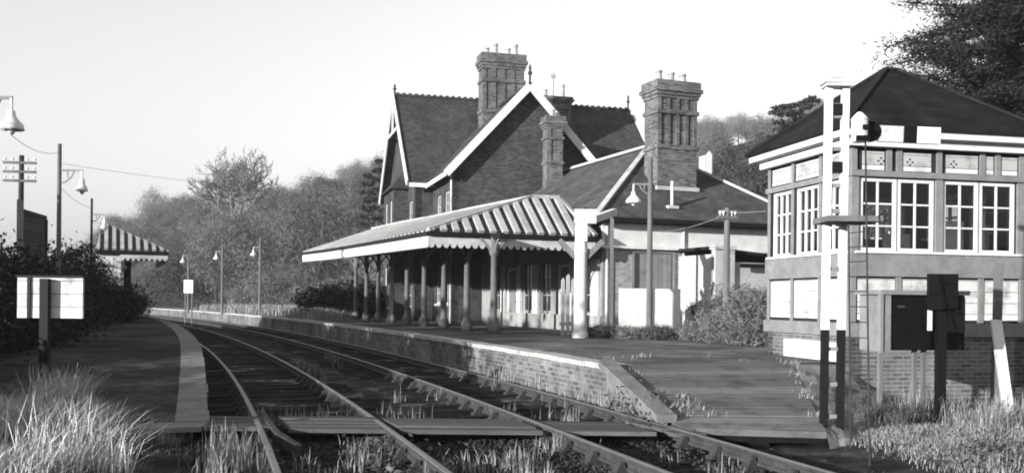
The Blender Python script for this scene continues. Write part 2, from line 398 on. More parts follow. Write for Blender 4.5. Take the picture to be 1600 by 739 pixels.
# boarded foot crossing
cr = thing('boarded_crossing', 'weathered timber foot crossing laid flat across both tracks', 'crossing', (0, 12.3, 0)); inv = Matrix.Translation((0,-12.3,0))
def xat(q, y):
    s = float(np.interp(y, LY, SS)); return line(s, q)[0]
qs = [(-3.9,-2.56), (-2.36,-1.06), (-.9,.9), (1.06,2.36), (2.58,3.0)]
for a, b in qs:
    for k in range(4):
        y0, y1 = 11.75 + k*.27, 11.75 + k*.27 + .255; mb = MB()
        lo = [(xat(a, y0)-.02*k, y0), (xat(b, y0), y0), (xat(b, y1), y1), (xat(a, y1)-.02*k, y1)]; dz = rnd.uniform(-.03, .006)
        mb.slab([(x, y, dz) for x, y in lo], .05)
        mb.build('plank', 'plank', cr).matrix_parent_inverse = inv

# ------------------------------------------------------------------ platforms
SR = lambda y: float(np.interp(y, LY, SS))
EQ = 3.08
pl = thing('left_platform', 'low left platform with pale coping edge and ramp down to the crossing', 'platform', (-5, 20, 0)); inv = Matrix.Translation((5,-20,0))
sA, sB = SR(12.0)+1.0, SR(12.0)+8.0
pz = lambda s: PH*min(1, max(0, (s-sA)/(sB-sA))) + .02
for o in (strip('surface', sA, 100, .8, lambda s: [(-9.6, pz(s)), (-7, pz(s)+.01), (-EQ-.4, pz(s))], 'asphalt', pl),
          stones('coping', sA, 100, .75, -EQ-.4, -EQ, lambda s: pz(s)+.018, 'coping', pl),
          strip('face_wall', sA, 100, .8, lambda s: [(-EQ-.06, pz(s)-.08), (-EQ-.06, -.3)], 'wallbrick', pl)): o.matrix_parent_inverse = inv
mb = MB(); a, b = line(sA, -9.6), line(sA, -EQ); mb.slab([(a[0],a[1]-.3,-.0),(b[0],b[1]-.3,-.0),(b[0],b[1],.03),(a[0],a[1],.03)], .06); mb.build('end_kerb', 'coping', pl).matrix_parent_inverse = inv

pr_ = thing('right_platform', 'right brick-faced platform with thin white edge in front of the station canopy', 'platform', (4, 25, 0)); inv = Matrix.Translation((-4,-25,0))
s0 = SR(14.5)
for o in (strip('surface', s0, 100, .8, [(EQ+.42, PH), (9, PH+.004), (26, PH)], 'tarmac_lit', pr_),
          stones('coping', s0, 100, .9, EQ, EQ+.42, lambda s: PH+.018, 'wcoping', pr_, .09),
          strip('face_wall', s0, 100, .8, [(EQ+.05, PH-.07), (EQ+.05, -.35)], 'wallbrick', pr_)): o.matrix_parent_inverse = inv
# ramp at its near end: sloped edge wall, planked deck and the earth slope beside the cabin
TL, TR, BL, BR = Vector((*line(s0, EQ)[:2], PH+.012)), Vector((*line(s0, EQ+3.4)[:2], PH+.012)), Vector((2.12, 12.05, .0)), Vector((3.9, 11.85, -.01))
rp = thing('platform_ramp', 'planked ramp running down from the right platform to the crossing', 'ramp', (3, 14, 0)); inv = Matrix.Translation((-3,-14,0))
mb = MB(); N = 18
for i in range(N):
    a, b = i/N, (i+1)/N - .0015
    p = [TL.lerp(BL, a), TR.lerp(BR, a), TR.lerp(BR, b), TL.lerp(BL, b)]; dz = rnd.uniform(-.004, .004)
    mb.slab([(v.x, v.y, v.z+dz) for v in p][::-1], .08)
mb.build('deck', 'deck', rp).matrix_parent_inverse = inv
mb = MB(); q = [TL + Vector((-.05,-.02,.03)), BL + Vector((-.12,.25,.08))]
mb.beam(q[0], q[1], .26, .1); mb.build('coping', 'coping', rp).matrix_parent_inverse = inv
mb = MB(); mb.poly([q[0]-Vector((0,0,.04)), q[1]-Vector((0,0,.04)), (q[1].x, q[1].y, -.35), (q[0].x, q[0].y, -.35)]); mb.build('side_wall', 'coping', rp).matrix_parent_inverse = inv
mb = MB(); mb.beam((BL.x+.15, BL.y+.07, -.11), (BR.x, BR.y+.07, -.11), .12, .1)
for k in (.55, .97): p = BL.lerp(BR, k); mb.box(p.x-.13, p.x+.13, p.y+.02, p.y+.22, -.45, -.1)
mb.build('support_beam', 'black', rp).matrix_parent_inverse = inv
mb = MB(); A, B = [TR, TR.lerp(BR,.5), BR], [Vector((*line(s0, 7.6)[:2], PH-.01)), Vector((6.1, 16.4, .14)), Vector((4.6, 12.2, -.16))]
rows = []
for i in range(15):
    t = i/14*2; k = min(int(t), 1); f = t-k; a, b = A[k].lerp(A[k+1], f), B[k].lerp(B[k+1], f)
    if i == 14: b = b - Vector((0,0,.12))
    rows.append([a.lerp(b, j/8) + Vector((0, 0, (.05*float(wob(a.x*3+j, a.y*3, 1)) if 0 < j < 8 and i > 1 else -.02))) for j in range(9)])
rows.append([v + Vector((.03,-.22,-.4)) for v in rows[-1]])
for r in rows: r.append(r[-1] + Vector((.5,.05,-.35)))
for r0, r1 in zip(rows, rows[1:]):
    for j in range(9): mb.poly([r0[j], r1[j], r1[j+1], r0[j+1]])
o = mb.build('earth_slope', 'earth', None, True); o['kind'] = 'structure'

# ------------------------------------------------------------------ roofs, openings, chimneys
def chimney(parent, cx, cy, w, d, z0, z1, npil, pots, name='chimney', mat='stackbrick', lead=True):
    mb = MB(); H = z1-z0; b = lambda g, a, c: mb.box(cx-w/2-g, cx+w/2+g, cy-d/2-g, cy+d/2+g, z0+H*a, z0+H*c)
    b(0, 0, .38); b(.05, .38, .42); b(-.09, .42, .70); b(.06, .70, .735); b(.0, .735, .84)
    b(.05, .84, .87); b(.1, .87, .90); b(.16, .90, .935); b(.1, .935, 1)
    pw = w/(npil*2-1)*.8
    for i in range(npil):
        x = cx - w/2 + pw/2 + (w-pw)*i/(npil-1)
        mb.box(x-pw/2, x+pw/2, cy-d/2-.012, cy+d/2+.012, z0+H*.421, z0+H*.699)
        mb.box(x-pw/2+.02, x+pw/2-.02, cy-d/2-.04, cy+d/2+.04, z0+H*.737, z0+H*.838)
    for y in (-d/2+.14, d/2-.14):
        mb.box(cx-w/2-.01, cx+w/2+.01, cy+y-.1, cy+y+.1, z0+H*.422, z0+H*.698)
    c = mb.build(name, mat, parent)
    if lead:
        mb = MB(); mb.box(cx-w/2-.07, cx+w/2+.07, cy-d/2-.09, cy-d/2+.02, z0+.02, z0+.16); mb.build('flashing', 'lead', c)
    for x, h in pots:
        mb = MB(); mb.lathe([(.15,z1-.02),(.13,z1+.05),(.105,z1+h*.8),(.135,z1+h*.82),(.135,z1+h*.95),(.11,z1+h)], cx+x*w, cy, 12); mb.build('chimney_pot', 'pot', c)
    return c
def ridge_tiles(parent, p, q, n, crest=True):
    mb = MB(); p, q = Vector(p), Vector(q); mb.beam(p, q, .22, .1)
    if crest:
        for i in range(n):
            a, b = p.lerp(q, (i+.12)/n), p.lerp(q, (i+.88)/n); m = a.lerp(b, .5)
            mb.beam(a.lerp(m,.3)+Vector((0,0,.08)), b.lerp(m,.3)+Vector((0,0,.08)), .05, .1)
    return mb.build('ridge', 'tile', parent)
def finial(parent, p, h=.8):
    mb = MB(); mb.lathe([(.05,0),(.05,h*.45),(.1,h*.5),(.1,h*.6),(.04,h*.66),(.07,h*.8),(.015,h)], 0, 0, 8); o = mb.build('finial', 'iron', parent); o.location = p
def window(parent, p0, d, u0, u1, z0, z1, cols, rows, name='window', frame='white', glass='darkglass', inset=.1, bar=.035, edge=.07, sill=True, proud=0):
    """frame with bars, pane behind, sill; placed in an opening of a wall along d from p0"""
    d = Vector(d).normalized(); n = Vector((d.y, -d.x)); p0 = Vector(p0)
    P = lambda u, z, k: (p0.x+d.x*u-n.x*k, p0.y+d.y*u-n.y*k, z)
    def bx(mb, a, b, za, zb, k0, k1):
        c = [P(a,za,k0),P(b,za,k0),P(b,za,k1),P(a,za,k1),P(a,zb,k0),P(b,zb,k0),P(b,zb,k1),P(a,zb,k1)]
        for q in ((3,2,1,0),(4,5,6,7),(0,1,5,4),(1,2,6,5),(2,3,7,6),(3,0,4,7)): mb.poly([c[i] for i in q])
    k0, k1 = inset-.03, inset+.04; mb = MB()
    bx(mb,u0,u0+edge,z0,z1,k0,k1); bx(mb,u1-edge,u1,z0,z1,k0,k1); bx(mb,u0+edge,u1-edge,z0,z0+edge,k0,k1); bx(mb,u0+edge,u1-edge,z1-edge,z1,k0,k1)
    for i in range(1, cols):
        u = u0+edge+(u1-u0-2*edge)*i/cols; bx(mb,u-bar/2,u+bar/2,z0+edge,z1-edge,k0+.01,k1-.01)
    for j in range(1, rows):
        z = z0+edge+(z1-z0-2*edge)*j/rows; bx(mb,u0+edge,u1-edge,z-bar/2,z+bar/2,k0+.015,k1-.015)
    f = mb.build(name, frame, parent)
    mb = MB(); k = inset+.01; mb.poly([P(u0+edge*.5,z0+edge*.5,k),P(u1-edge*.5,z0+edge*.5,k),P(u1-edge*.5,z1-edge*.5,k),P(u0+edge*.5,z1-edge*.5,k)]); mb.build('pane', glass, f)
    if sill: mb = MB(); bx(mb,u0-.06,u1+.06,z0-.1,z0-.002,-.07,.1); mb.build('sill', 'cream', f)
    return f
def door(parent, p0, d, u0, u1, z0, z1, mat='gboard', frame='white'):
    d = Vector(d).normalized(); n = Vector((d.y, -d.x)); p0 = Vector(p0)
    P = lambda u, k, z: Vector((p0.x+d.x*u-n.x*k, p0.y+d.y*u-n.y*k, z))
    mb = MB(); mb.beam(P((u0+u1)/2,.12,z0), P((u0+u1)/2,.12,z1-.08), u1-u0-.2, .05, n.to_3d()); o = mb.build('door', mat, parent)
    mb = MB()
    for u in (u0+.05, u1-.05): mb.beam(P(u,.09,z0), P(u,.09,z1), .1, .1, n.to_3d())
    mb.beam(P(u0+.1,.09,z1-.04), P(u1-.1,.09,z1-.04), .1, .08); mb.build('door_frame', frame, o)
    mb = MB(); p = P(u1-.25,.06,z0+1.0); mb.lathe([(.03,-.03),(.045,0),(.03,.03)], p.x, p.y, 8); mb.v = [(x,y,z+p.z) for x,y,z in mb.v]; mb.build('handle', 'iron', o)
    return o

# ------------------------------------------------------------------ station house (two storeys, gabled)
AZ = math.atan(.27)
hs = thing('station_house', 'tall dark brick station house with steep tiled gables and big chimneys', 'house', (-2.67, 42.9, 0), AZ)
EZ = 7.6; wx, RZ2 = 6.8, 11.27; y1, D1, X0, X1, RZ1 = 5.0, 9.8, -.87, 12.1, 12.57
mb = MB()
mb.wall((0,0), (1,0), wx, -.3, EZ, [], .3); mb.poly([(0,0,EZ),(wx,0,EZ),(wx/2,0,RZ2-.1)])
holes = [(1.0,2.1,4.6,6.6), (3.0,4.1,4.6,6.6), (1.0,2.1,1.4,3.3), (3.0,4.1,1.4,3.3)]
mb.wall((0,y1), (0,-1), y1, -.3, EZ, holes, .3); mb.wall((wx,0), (0,1), y1, -.3, EZ, [], .3)
mb.wall((X0,y1), (1,0), -X0, -.3, EZ+.2, [], .3); mb.wall((wx,y1), (1,0), X1-wx, -.3, EZ+.2, [], .3)
gh = [(1.0,2.2,4.5,6.6), (7.6,8.8,4.5,6.6), (1.0,2.2,1.3,3.4), (7.6,8.8,.6,3.0)]
mb.wall((X0,y1+D1), (0,-1), D1, -.3, EZ, gh, .3); mb.poly([(X0,y1+D1,EZ),(X0,y1,EZ),(X0,y1+D1/2,RZ1-.1)])
mb.wall((X1,y1), (0,1), D1, -.3, EZ, [], .3); mb.poly([(X1,y1,EZ),(X1,y1+D1,EZ),(X1,y1+D1/2,RZ1-.1)])
mb.wall((X1,y1+D1), (-1,0), X1-X0, -.3, EZ+.2, [], .3)
mb.build('wall', 'housebrick', hs)
for u0,u1,a,b in holes: window(hs, (0,y1), (0,-1), u0,u1,a,b, 2, 4, frame='dirty')
for u0,u1,a,b in gh: window(hs, (X0,y1+D1), (0,-1), u0,u1,a,b, 2, 4, frame='dirty')
ov = .4
def pitch_roof(name, a, b, ridge, z_e, z_r, lo, hi, axis, over=.4, parent=hs, mat='tile'):
    """two slopes; eaves at a and b, ridge half way; runs lo..hi along axis"""
    m = (a+b)/2; sl_ = (z_r-z_e)/(m-a); mb = MB()
    for e, sg in ((a-over, -1), (b+over, 1)):
        ze = z_e - sl_*over
        P = (lambda t, e_, z: (e_, t, z)) if axis == 'y' else (lambda t, e_, z: (t, e_, z))
        n = 6; mm = m
        q = [P(lo,e,ze),P(hi,e,ze),P(hi,mm,z_r),P(lo,mm,z_r)]
        if (sg > 0) == (axis == 'y'): q = [q[0],q[3],q[2],q[1]][::-1]
        mb.slab([(x,y,z+.1) for x,y,z in q], .13)
    return mb.build(name, mat, parent)
pitch_roof('roof', 0, wx, None, EZ, RZ2, -ov, 8.75, 'y')
pitch_roof('roof', y1, y1+D1, None, EZ+.1, RZ1, X0-.45, X1+.3, 'x')
ridge_tiles(hs, (X0-.4, y1+D1/2, RZ1+.12), (X1+.25, y1+D1/2, RZ1+.12), 40); ridge_tiles(hs, (wx/2,-ov,RZ2+.12), (wx/2,8.6,RZ2+.12), 20, False)
finial(hs, (X0-.4, y1+D1/2, RZ1+.1), .6); finial(hs, (X1+.2, y1+D1/2, RZ1+.1), .9); finial(hs, (wx/2,-ov,RZ2+.1), .9)
def barge(pts, nvec):
    mb = MB()
    for a, b in zip(pts, pts[1:]): mb.beam(a, b, .07, .34, (0,0,1))
    return mb.build('bargeboard', 'white', hs)
for y in (-ov-.05,):
    sl2 = (RZ2-EZ)/(wx/2); barge([(-.42, y, EZ-sl2*.42+.02),(wx/2, y, RZ2+.03)], None); barge([(wx/2, y-.003, RZ2+.03),(wx+.42, y-.003, EZ-sl2*.42+.02)], None)
sl1 = (RZ1-EZ-.1)/(D1/2); x = X0-.5
barge([(x, y1-.42, EZ-sl1*.42+.1),(x, y1+D1/2, RZ1+.03)], None); barge([(x-.003, y1+D1/2, RZ1+.03),(x-.003, y1+D1+.42, EZ-sl1*.42+.1)], None)
mb = MB(); mb.beam((x, y1+D1/2-1.9, RZ1-2.0), (x, y1+D1/2+1.9, RZ1-2.0), .1, .16); mb.beam((x,y1+D1/2,RZ1-2.0),(x,y1+D1/2,RZ1-.2), .1,.1); mb.build('collar_tie', 'white', hs)
mb = MB(); sl1b = sl1
barge([(X1+.34, y1-.42, EZ-sl1*.42+.1),(X1+.34, y1+D1/2, RZ1+.03)], None)
# eaves boards along the two left slopes
mb = MB(); mb.beam((-.44,-ov,EZ-.44*sl2+.02),(-.44,4.6,EZ-.44*sl2+.02), .06,.2); mb.build('eaves_board', 'white', hs)
mb = MB(); mb.beam((X0-.4,y1-.46,EZ-.4),(.0,y1-.46,EZ-.4), .06,.2); mb.build('eaves_board', 'white', hs)
mb = MB(); mb.tube([(-.06,.15,0),(-.06,.15,EZ-.3)], .05, 8); mb.build('downpipe', 'dirty', hs)
# bay on the track-side gable
by0, by1, bx_, bz = y1+2.4, y1+6.2, X0-.75, 7.3
mb = MB(); mb.wall((bx_,by1), (0,-1), by1-by0, -.2, bz, [(.5,1.3,4.2,6.8),(2.3,3.1,4.2,6.8),(.5,1.3,1.2,3.3),(2.3,3.1,1.2,3.3)], .2)
mb.box(bx_+.2, X0-.002, by0, by0+.2, -.2, bz); mb.box(bx_+.2, X0-.002, by1-.2, by1, -.2, bz); mb.build('bay', 'housebrick', hs)
for a,b,c,d in ((.5,1.3,4.2,6.8),(2.3,3.1,4.2,6.8),(.5,1.3,1.2,3.3),(2.3,3.1,1.2,3.3)): window(hs, (bx_,by1), (0,-1), a,b,c,d, 2, 3, edge=.12)
mb = MB(); ym = (by0+by1)/2; e = [(bx_-.2,by0-.2,bz),(bx_-.2,by1+.2,bz),(X0-.01,by1+.2,bz),(X0-.01,by0-.2,bz)]; t1, t2 = (X0-.02,ym-.6,bz+1.15),(X0-.02,ym+.6,bz+1.15)
mb.poly([e[1],e[0],t1,t2]); mb.poly([e[0],e[3],t1]); mb.poly([e[2],e[1],t2]); mb.poly(e); mb.build('bay_roof', 'tile', hs)
c1 = chimney(hs, 3.55, 5.4, 2.15, .95, 9.2, 14.05, 5, [(-.36,.35),(-.15,.6),(.16,.4),(.34,.65)], mat='stackbrick', lead=False)
chimney(hs, 7.6, 9.3, 1.7, 1.0, 10.6, 12.95, 4, [(-.3,.45),(.3,.8)], lead=False)
mb = MB(); mb.tube([(7.55,9.3,12.9),(7.55,9.3,14.4)], .05, 8); mb.box(7.4,7.7,9.25,9.35,14.1,14.25); mb.build('cowl', 'pot', hs)
# slim stack on the near side of the gable
chimney(hs, 4.4, -.75, .74, .66, 6.4, 9.85, 2, [(-.05,.35)])

# ------------------------------------------------------------------ single-storey station building
BZ = math.atan(.40)
bs = thing('station_building', 'low brick station building with slate hipped roof and tall ornate chimney', 'building', (3.0, 32.0, 0), BZ)
BW, BE, BR_ = 8.0, 4.4, 7.55
op = [(.9,1.9,1.1,3.1,'w'),(2.6,3.6,PH,2.9,'d'),(4.2,5.2,1.1,3.1,'w'),(6.0,7.0,1.1,3.1,'w'),(7.6,8.7,PH,2.9,'d'),(9.4,10.4,1.1,3.1,'w')]
L = 11.8
mb = MB()
f_ = MB(); f_.wall((0,L), (0,-1), L, -.2, BE-.05, [(L-b,L-a,c,d) for a,b,c,d,_ in op], .3); f_.build('front_wall', 'buff', bs)
mb.wall((.004,.003), (1,0), BW-.01, -.2, BE-.05, [(1.15,2.75,1.9,3.25)], .3)
mb.wall((BW,0), (0,1), L, -.2, BE-.05, [], .3); mb.build('wall', 'palebrick', bs)
for a,b,c,d,k in op:
    if k == 'w': window(bs, (0,L), (0,-1), L-b,L-a,c,d, 2, 3, edge=.11, frame='buff')
    else: door(bs, (0,L), (0,-1), L-b,L-a,c,d)
for a,b in ((.2,.8),(2.05,2.5),(5.35,5.85),(7.1,7.5),(8.85,9.3)): mb = MB(); mb.box(-.05,-.002,a,b,PH,3.0); mb.build('pilaster', 'dirty', bs)
mb = MB(); mb.box(-.08,-.003,0,11,PH,PH+.55); mb.build('plinth', 'buff', bs)
mb = MB(); mb.box(1.2,2.7,.06,.1,1.92,3.23); o = mb.build('boarded_window', 'gboard', bs)
mb = MB(); mb.box(1.1,2.8,-.06,-.002,1.8,1.89); mb.box(1.1,1.2,-.04,-.003,1.9,3.25); mb.box(2.7,2.8,-.04,-.003,1.9,3.25); mb.build('window_surround', 'grey', o)
mb = MB(); ry = 4.0; e0, e1 = -.45, BW+.45
zE = BE; sl_ = (BR_-BE)/(BW/2+.45)
A, B_, C_, D_ = (e0,e0,zE),(e1,e0,zE),(e1,L+1.6,zE),(e0,L+1.6,zE); R1, R2 = (BW/2,ry,BR_),(BW/2,L+1.3,BR_)
for q in ([A,B_,R1],[D_,A,R1,R2],[B_,C_,R2,R1]): mb.slab(q, .1)
mb.build('roof', 'slate', bs)
mb = MB(); mb.beam((BW/2,ry,BR_+.05),(BW/2,L+1.2,BR_+.05), .26,.1); mb.beam((e0,e0,zE+.05),(BW/2,ry,BR_+.05), .2,.09); mb.beam((e1,e0,zE+.05),(BW/2,ry,BR_+.05), .2,.09); mb.build('ridge', 'lead', bs)
mb = MB(); mb.box(e0-.1,e1+.1,e0-.12,e0+.02,zE-.17,zE-.04); mb.box(e0-.12,e0+.02,e0+.03,2.2,zE-.17,zE-.04); mb.build('gutter', 'dark', bs)
mb = MB(); mb.box(-.05,BW+.05,-.07,-.004,3.45,BE-.2); mb.build('fascia', 'white', bs)
mb = MB(); mb.box(-.1,BW+.1,-.16,-.008,3.36,3.44); mb.build('moulding', 'white', bs)
mb = MB(); mb.tube([(3.08,-.1,.3),(3.08,-.1,4.1)], .05, 8); mb.tube([(.12,-.1,.3),(.12,-.1,4.1)], .05, 8); mb.build('downpipe', 'dirty', bs)
chimney(bs, 3.6, 1.7, 1.62, .95, 5.55, 9.5, 5, [(-.32,.45),(0,.42),(.3,.4)])
mb = MB(); mb.tube([(2.75,.15,4.75),(2.75,.15,5.75)], .06, 8); mb.box(2.55,2.95,.02,.3,4.8,4.9); mb.build('vent_pipe', 'dirty', bs)
# lavatory block against the end wall
lv = thing('lavatory_block', 'pale flat-topped lean-to block against the station end wall', 'outbuilding', (0,0,0), 0)
lv.location = (3.0+2.95*.928+2.1*.371, 32.0+2.95*.371-2.1*.928, 0); lv.rotation_euler = (0,0,BZ)
mb = MB(); mb.wall((0,2.1), (0,-1), 2.1, 0, 3.15, [], .2); mb.wall((.75,0), (1,0), 4.1, 0, 2.9, [(2.0,3.3,1.3,2.5)], .2); mb.wall((5,0), (0,1), 2.1, 0, 2.9, [], .2); mb.build('wall', 'cream', lv)
window(lv, (.75,0), (1,0), 2.0,3.3,1.3,2.5, 3, 2, edge=.08)
mb = MB(); mb.box(0,.745,-.12,.1,0,3.3); mb.box(-.05,.8,-.17,.15,3.3,3.42); mb.build('end_pier', 'cream', lv)
mb = MB(); mb.slab([(-.12,.16,3.4),(5.1,-.25,2.98),(5.1,2.2,3.02),(-.12,2.2,3.4)], .1); mb.build('roof', 'darkroof', lv)
mb = MB(); mb.box(.85,5.0,-.32,-.24,2.72,2.86); mb.build('gutter', 'dark', lv)
# low white wall and palings
ww = MB(); p, q = W(968,470,30.2), W(1062,470,30.6); ww.beam((p.x,p.y,1.25),(q.x,q.y,1.25), .14, 1.5)
o = ww.build('white_wall', 'white'); tag(o, 'low whitewashed wall below the boarded station end window', 'wall')
fp = thing('paling_fence', 'short run of pale upright palings beside the thick white canopy post', 'fence', (1.6, 28.5, PH))
for i in range(5):
    mb = MB(); x = .0 + i*.17; h = 1.75 + .12*(i % 2); mb.box(x-.055,x+.055,.0,.03,-.02,h-.08); mb.poly([(x-.055,0,h-.08),(x+.055,0,h-.08),(x,0,h)]); mb.poly([(x+.055,.03,h-.08),(x-.055,.03,h-.08),(x,.03,h)]); o = mb.build('paling', 'dirty', fp)
mb = MB(); mb.box(-.08,.8,.035,.08,.3,.4); mb.box(-.08,.8,.035,.08,1.3,1.4); mb.build('fence_rail', 'dirty', fp)
fp.rotation_euler = (0,0,.4); fp.location = (1.55, 29.1, PH)

# ------------------------------------------------------------------ station canopy
cn = thing('platform_canopy', 'long ribbed station canopy with white scalloped valance on iron columns', 'canopy', (-1, 33, 0)); inv = Matrix.Translation((1,-33,0))
zv0, zv1, ze = 1.6+HC, 1.95+HC, 2.1+HC
def grad(y): return .012*(y-29.3)
Fp = [(-2.58,29.3),(-4.7,34.6),(-6.9,40.0),(-8.7,44.2),(-10.5,48.0)]
Rp = [(.65,32.3,3.46+HC),(-1.35,36.6,3.5+HC),(-3.37,41.0,3.52+HC),(-5.3,44.7,3.53+HC),(-6.9,47.4,3.45+HC)]
E0 = Vector((2.7, 31.21)); R0 = Vector((1.55, 32.6, 3.47+HC))
Gp = [(2.9,32.5),(1.4,36.6),(-.2,40.6),(-1.6,44.2),(-3.0,47.2)]
def ipt(P, t):
    t *= len(P)-1; k = min(int(t), len(P)-2); f = t-k; return Vector([a+(b-a)*f for a, b in zip(P[k], P[k+1])])
fr_ = lambda t: (lambda v: Vector((v.x, v.y, ze+grad(v.y))))(ipt(Fp, t))
mb = MB()
def ribbed(mb, A, B, n, h=.07, fill=.5):
    """slope between polylines A(t) low and B(t) high with n raised light rolls"""
    for i in range(n):
        t0, t1 = i/n, (i+1)/n; tm = t0+(t1-t0)*fill
        a0,b0,a1,b1,am,bm = A(t0),B(t0),A(t1),B(t1),A(tm),B(tm); nz = (a1-a0).cross(b0-a0 if (b0-a0).length > .05 else b1-a1)
        if nz.length < 1e-6: continue
        nz.normalize(); nz = nz if nz.z > 0 else -nz; u = nz*h
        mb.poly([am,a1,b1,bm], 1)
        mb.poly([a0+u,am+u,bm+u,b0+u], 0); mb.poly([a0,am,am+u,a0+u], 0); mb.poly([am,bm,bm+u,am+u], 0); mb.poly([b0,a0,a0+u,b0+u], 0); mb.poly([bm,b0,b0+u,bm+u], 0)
# front slope toward the track, far hip end and near hip end
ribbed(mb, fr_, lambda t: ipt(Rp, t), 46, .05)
c0 = Vector((*Fp[0], ze)); cE = Vector((*E0, ze)); T0, T1 = Vector(Rp[0]), R0
ex = (cE-c0); n_ = 14
fall = Vector((.339,-.941,0)) 
def topend(t):
    p = c0 + ex*t; hip = (T0-c0); d = ex.normalized(); a = (T0-c0).dot(d); b = (T1-c0).dot(d); x = ex.length*t
    if x < a: f = x/a; return c0.lerp(T0, f)
    if x < b: return T0.lerp(T1, (x-a)/(b-a))
    return T1.lerp(cE, (x-b)/max(ex.length-b, .01))
ribbed(mb, lambda t: c0 + ex*t, topend, n_, .1, .48)
far = Vector((*Fp[-1], ze+grad(48))); gz = [Vector((*g, 3.0+HC-.3)) for g in Gp]
mb.poly([far, Vector((-4.3,50.3,ze+.2)), Vector(Rp[-1])], 1)
rr = [Vector(r) for r in Rp]
top2 = [r + Vector((.85,.32,0)) for r in rr]; top2[0] = T1
for a,b,c,d in zip(rr, rr[1:], top2, top2[1:]): mb.poly([a,c,d,b], 0)
for a,b,c,d in zip(top2, top2[1:], gz, gz[1:]): mb.poly([a,c,d,b], 1)
mb.poly([T1, cE, gz[0]], 1)
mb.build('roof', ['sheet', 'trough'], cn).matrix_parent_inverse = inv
mb = MB(); mb.beam(c0+Vector((0,0,.06)), T0+Vector((0,0,.06)), .16,.1); mb.beam(T0+Vector((0,0,.05)), T1+Vector((0,0,.05)), .2,.12); mb.beam(T1+Vector((0,0,.05)), cE+Vector((0,0,.05)), .16,.1)
for a,b in zip(rr, rr[1:]): mb.beam(a+Vector((0,0,.04)), b+Vector((0,0,.04)), .2,.1)
mb.build('hip_capping', 'sheet', cn).matrix_parent_inverse = inv
# ceiling
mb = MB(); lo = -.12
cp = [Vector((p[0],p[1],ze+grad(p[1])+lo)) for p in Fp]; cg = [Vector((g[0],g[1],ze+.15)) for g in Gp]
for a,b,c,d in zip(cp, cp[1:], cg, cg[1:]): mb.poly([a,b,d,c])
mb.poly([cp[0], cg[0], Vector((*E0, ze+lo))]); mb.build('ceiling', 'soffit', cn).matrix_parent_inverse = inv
def valance(A, B, n, z0a, z0b, z1a, z1b, mat, name, tooth=.13, t=.04):
    """boards with pointed lower ends"""
    A, B = Vector(A), Vector(B); d = (B-A).normalized(); nn = Vector((d.y,-d.x))*t; mb = MB()
    def P(f, k, z): p = A.lerp(B, f); return (p.x-nn.x*k, p.y-nn.y*k, z)
    prof = []
    for i in range(n):
        for f, dz in ((.0, tooth),(.3, .02),(.5, 0),(.7,.02)): prof.append(((i+f)/n, dz))
    prof.append((1, tooth))
    for (f0,a),(f1,b) in zip(prof, prof[1:]):
        za, zb = z0a+(z0b-z0a)*f0+a, z0a+(z0b-z0a)*f1+b; ta, tb = z1a+(z1b-z1a)*f0, z1a+(z1b-z1a)*f1
        mb.poly([P(f0,0,za),P(f1,0,zb),P(f1,0,tb),P(f0,0,ta)]); mb.poly([P(f1,1,zb),P(f0,1,za),P(f0,1,ta),P(f1,1,tb)]); mb.poly([P(f0,1,za),P(f1,1,zb),P(f1,0,zb),P(f0,0,za)])
    mb.poly([P(0,0,z1a),P(1,0,z1b),P(1,1,z1b),P(0,1,z1a)])
    return mb.build(name, mat, cn)
for a, b in zip(Fp, Fp[1:]):
    ln = math.dist(a, b); valance(b, a, int(ln/.21), zv0+grad(b[1]), zv0+grad(a[1]), zv1+grad(b[1]), zv1+grad(a[1]), 'white', 'valance').matrix_parent_inverse = inv
valance(Fp[0], E0, 24, zv0, zv0+.02, zv1, zv1, 'dirty', 'valance').matrix_parent_inverse = inv
mb = MB()
for a, b in [(Fp[0], tuple(E0))] : mb.beam((a[0],a[1]-.05,zv1+.07),(b[0],b[1]-.05,zv1+.07), .12, .1)
for a, b in zip(Fp, Fp[1:]): mb.beam((a[0],a[1],zv1+.07+grad(a[1])),(b[0],b[1],zv1+.07+grad(b[1])), .12, .1)
mb.build('gutter', 'dark', cn).matrix_parent_inverse = inv
def column_mesh(h):
    mb = MB(); mb.lathe([(.2,0),(.2,.28),(.15,.34),(.11,.42),(.09,h-.6),(.13,h-.54),(.15,h-.46),(.1,h-.4),(.1,h)], 0, 0, 12)
    return mb
hcol = zv1 - PH
colp = [(-.57,29.75)] + [(-.57-.37*2.58*i, 29.75+2.58*i) for i in range(1, 9)]
for i, (x, y) in enumerate(colp):
    c = column_mesh(hcol+grad(y)).build('column', 'midgrey', cn, True); c.matrix_parent_inverse = Matrix.Identity(4); c.location = Vector((x+1, y-33, PH))
    mb = MB(); h = hcol + grad(y)
    for dx, dy in ((-.347,.94),(.347,-.94),(-.94,-.347),(.94,.347)):
        pts = [(dx*r, dy*r, h-.5+zz) for r, zz in ((.09,0),(.13,.12),(.22,.26),(.34,.38),(.46,.45))]
        for a, b in zip(pts, pts[1:]): mb.beam(a, b, .045, .07)
    mb.build('bracket', 'grey', c)
mb = MB(); a, b = colp[0], colp[-1]; mb.beam((a[0]+.25,a[1]-.7,zv1+.03),(b[0],b[1],zv1+.03+grad(b[1])), .14, .16); mb.build('beam', 'soffit', cn).matrix_parent_inverse = inv
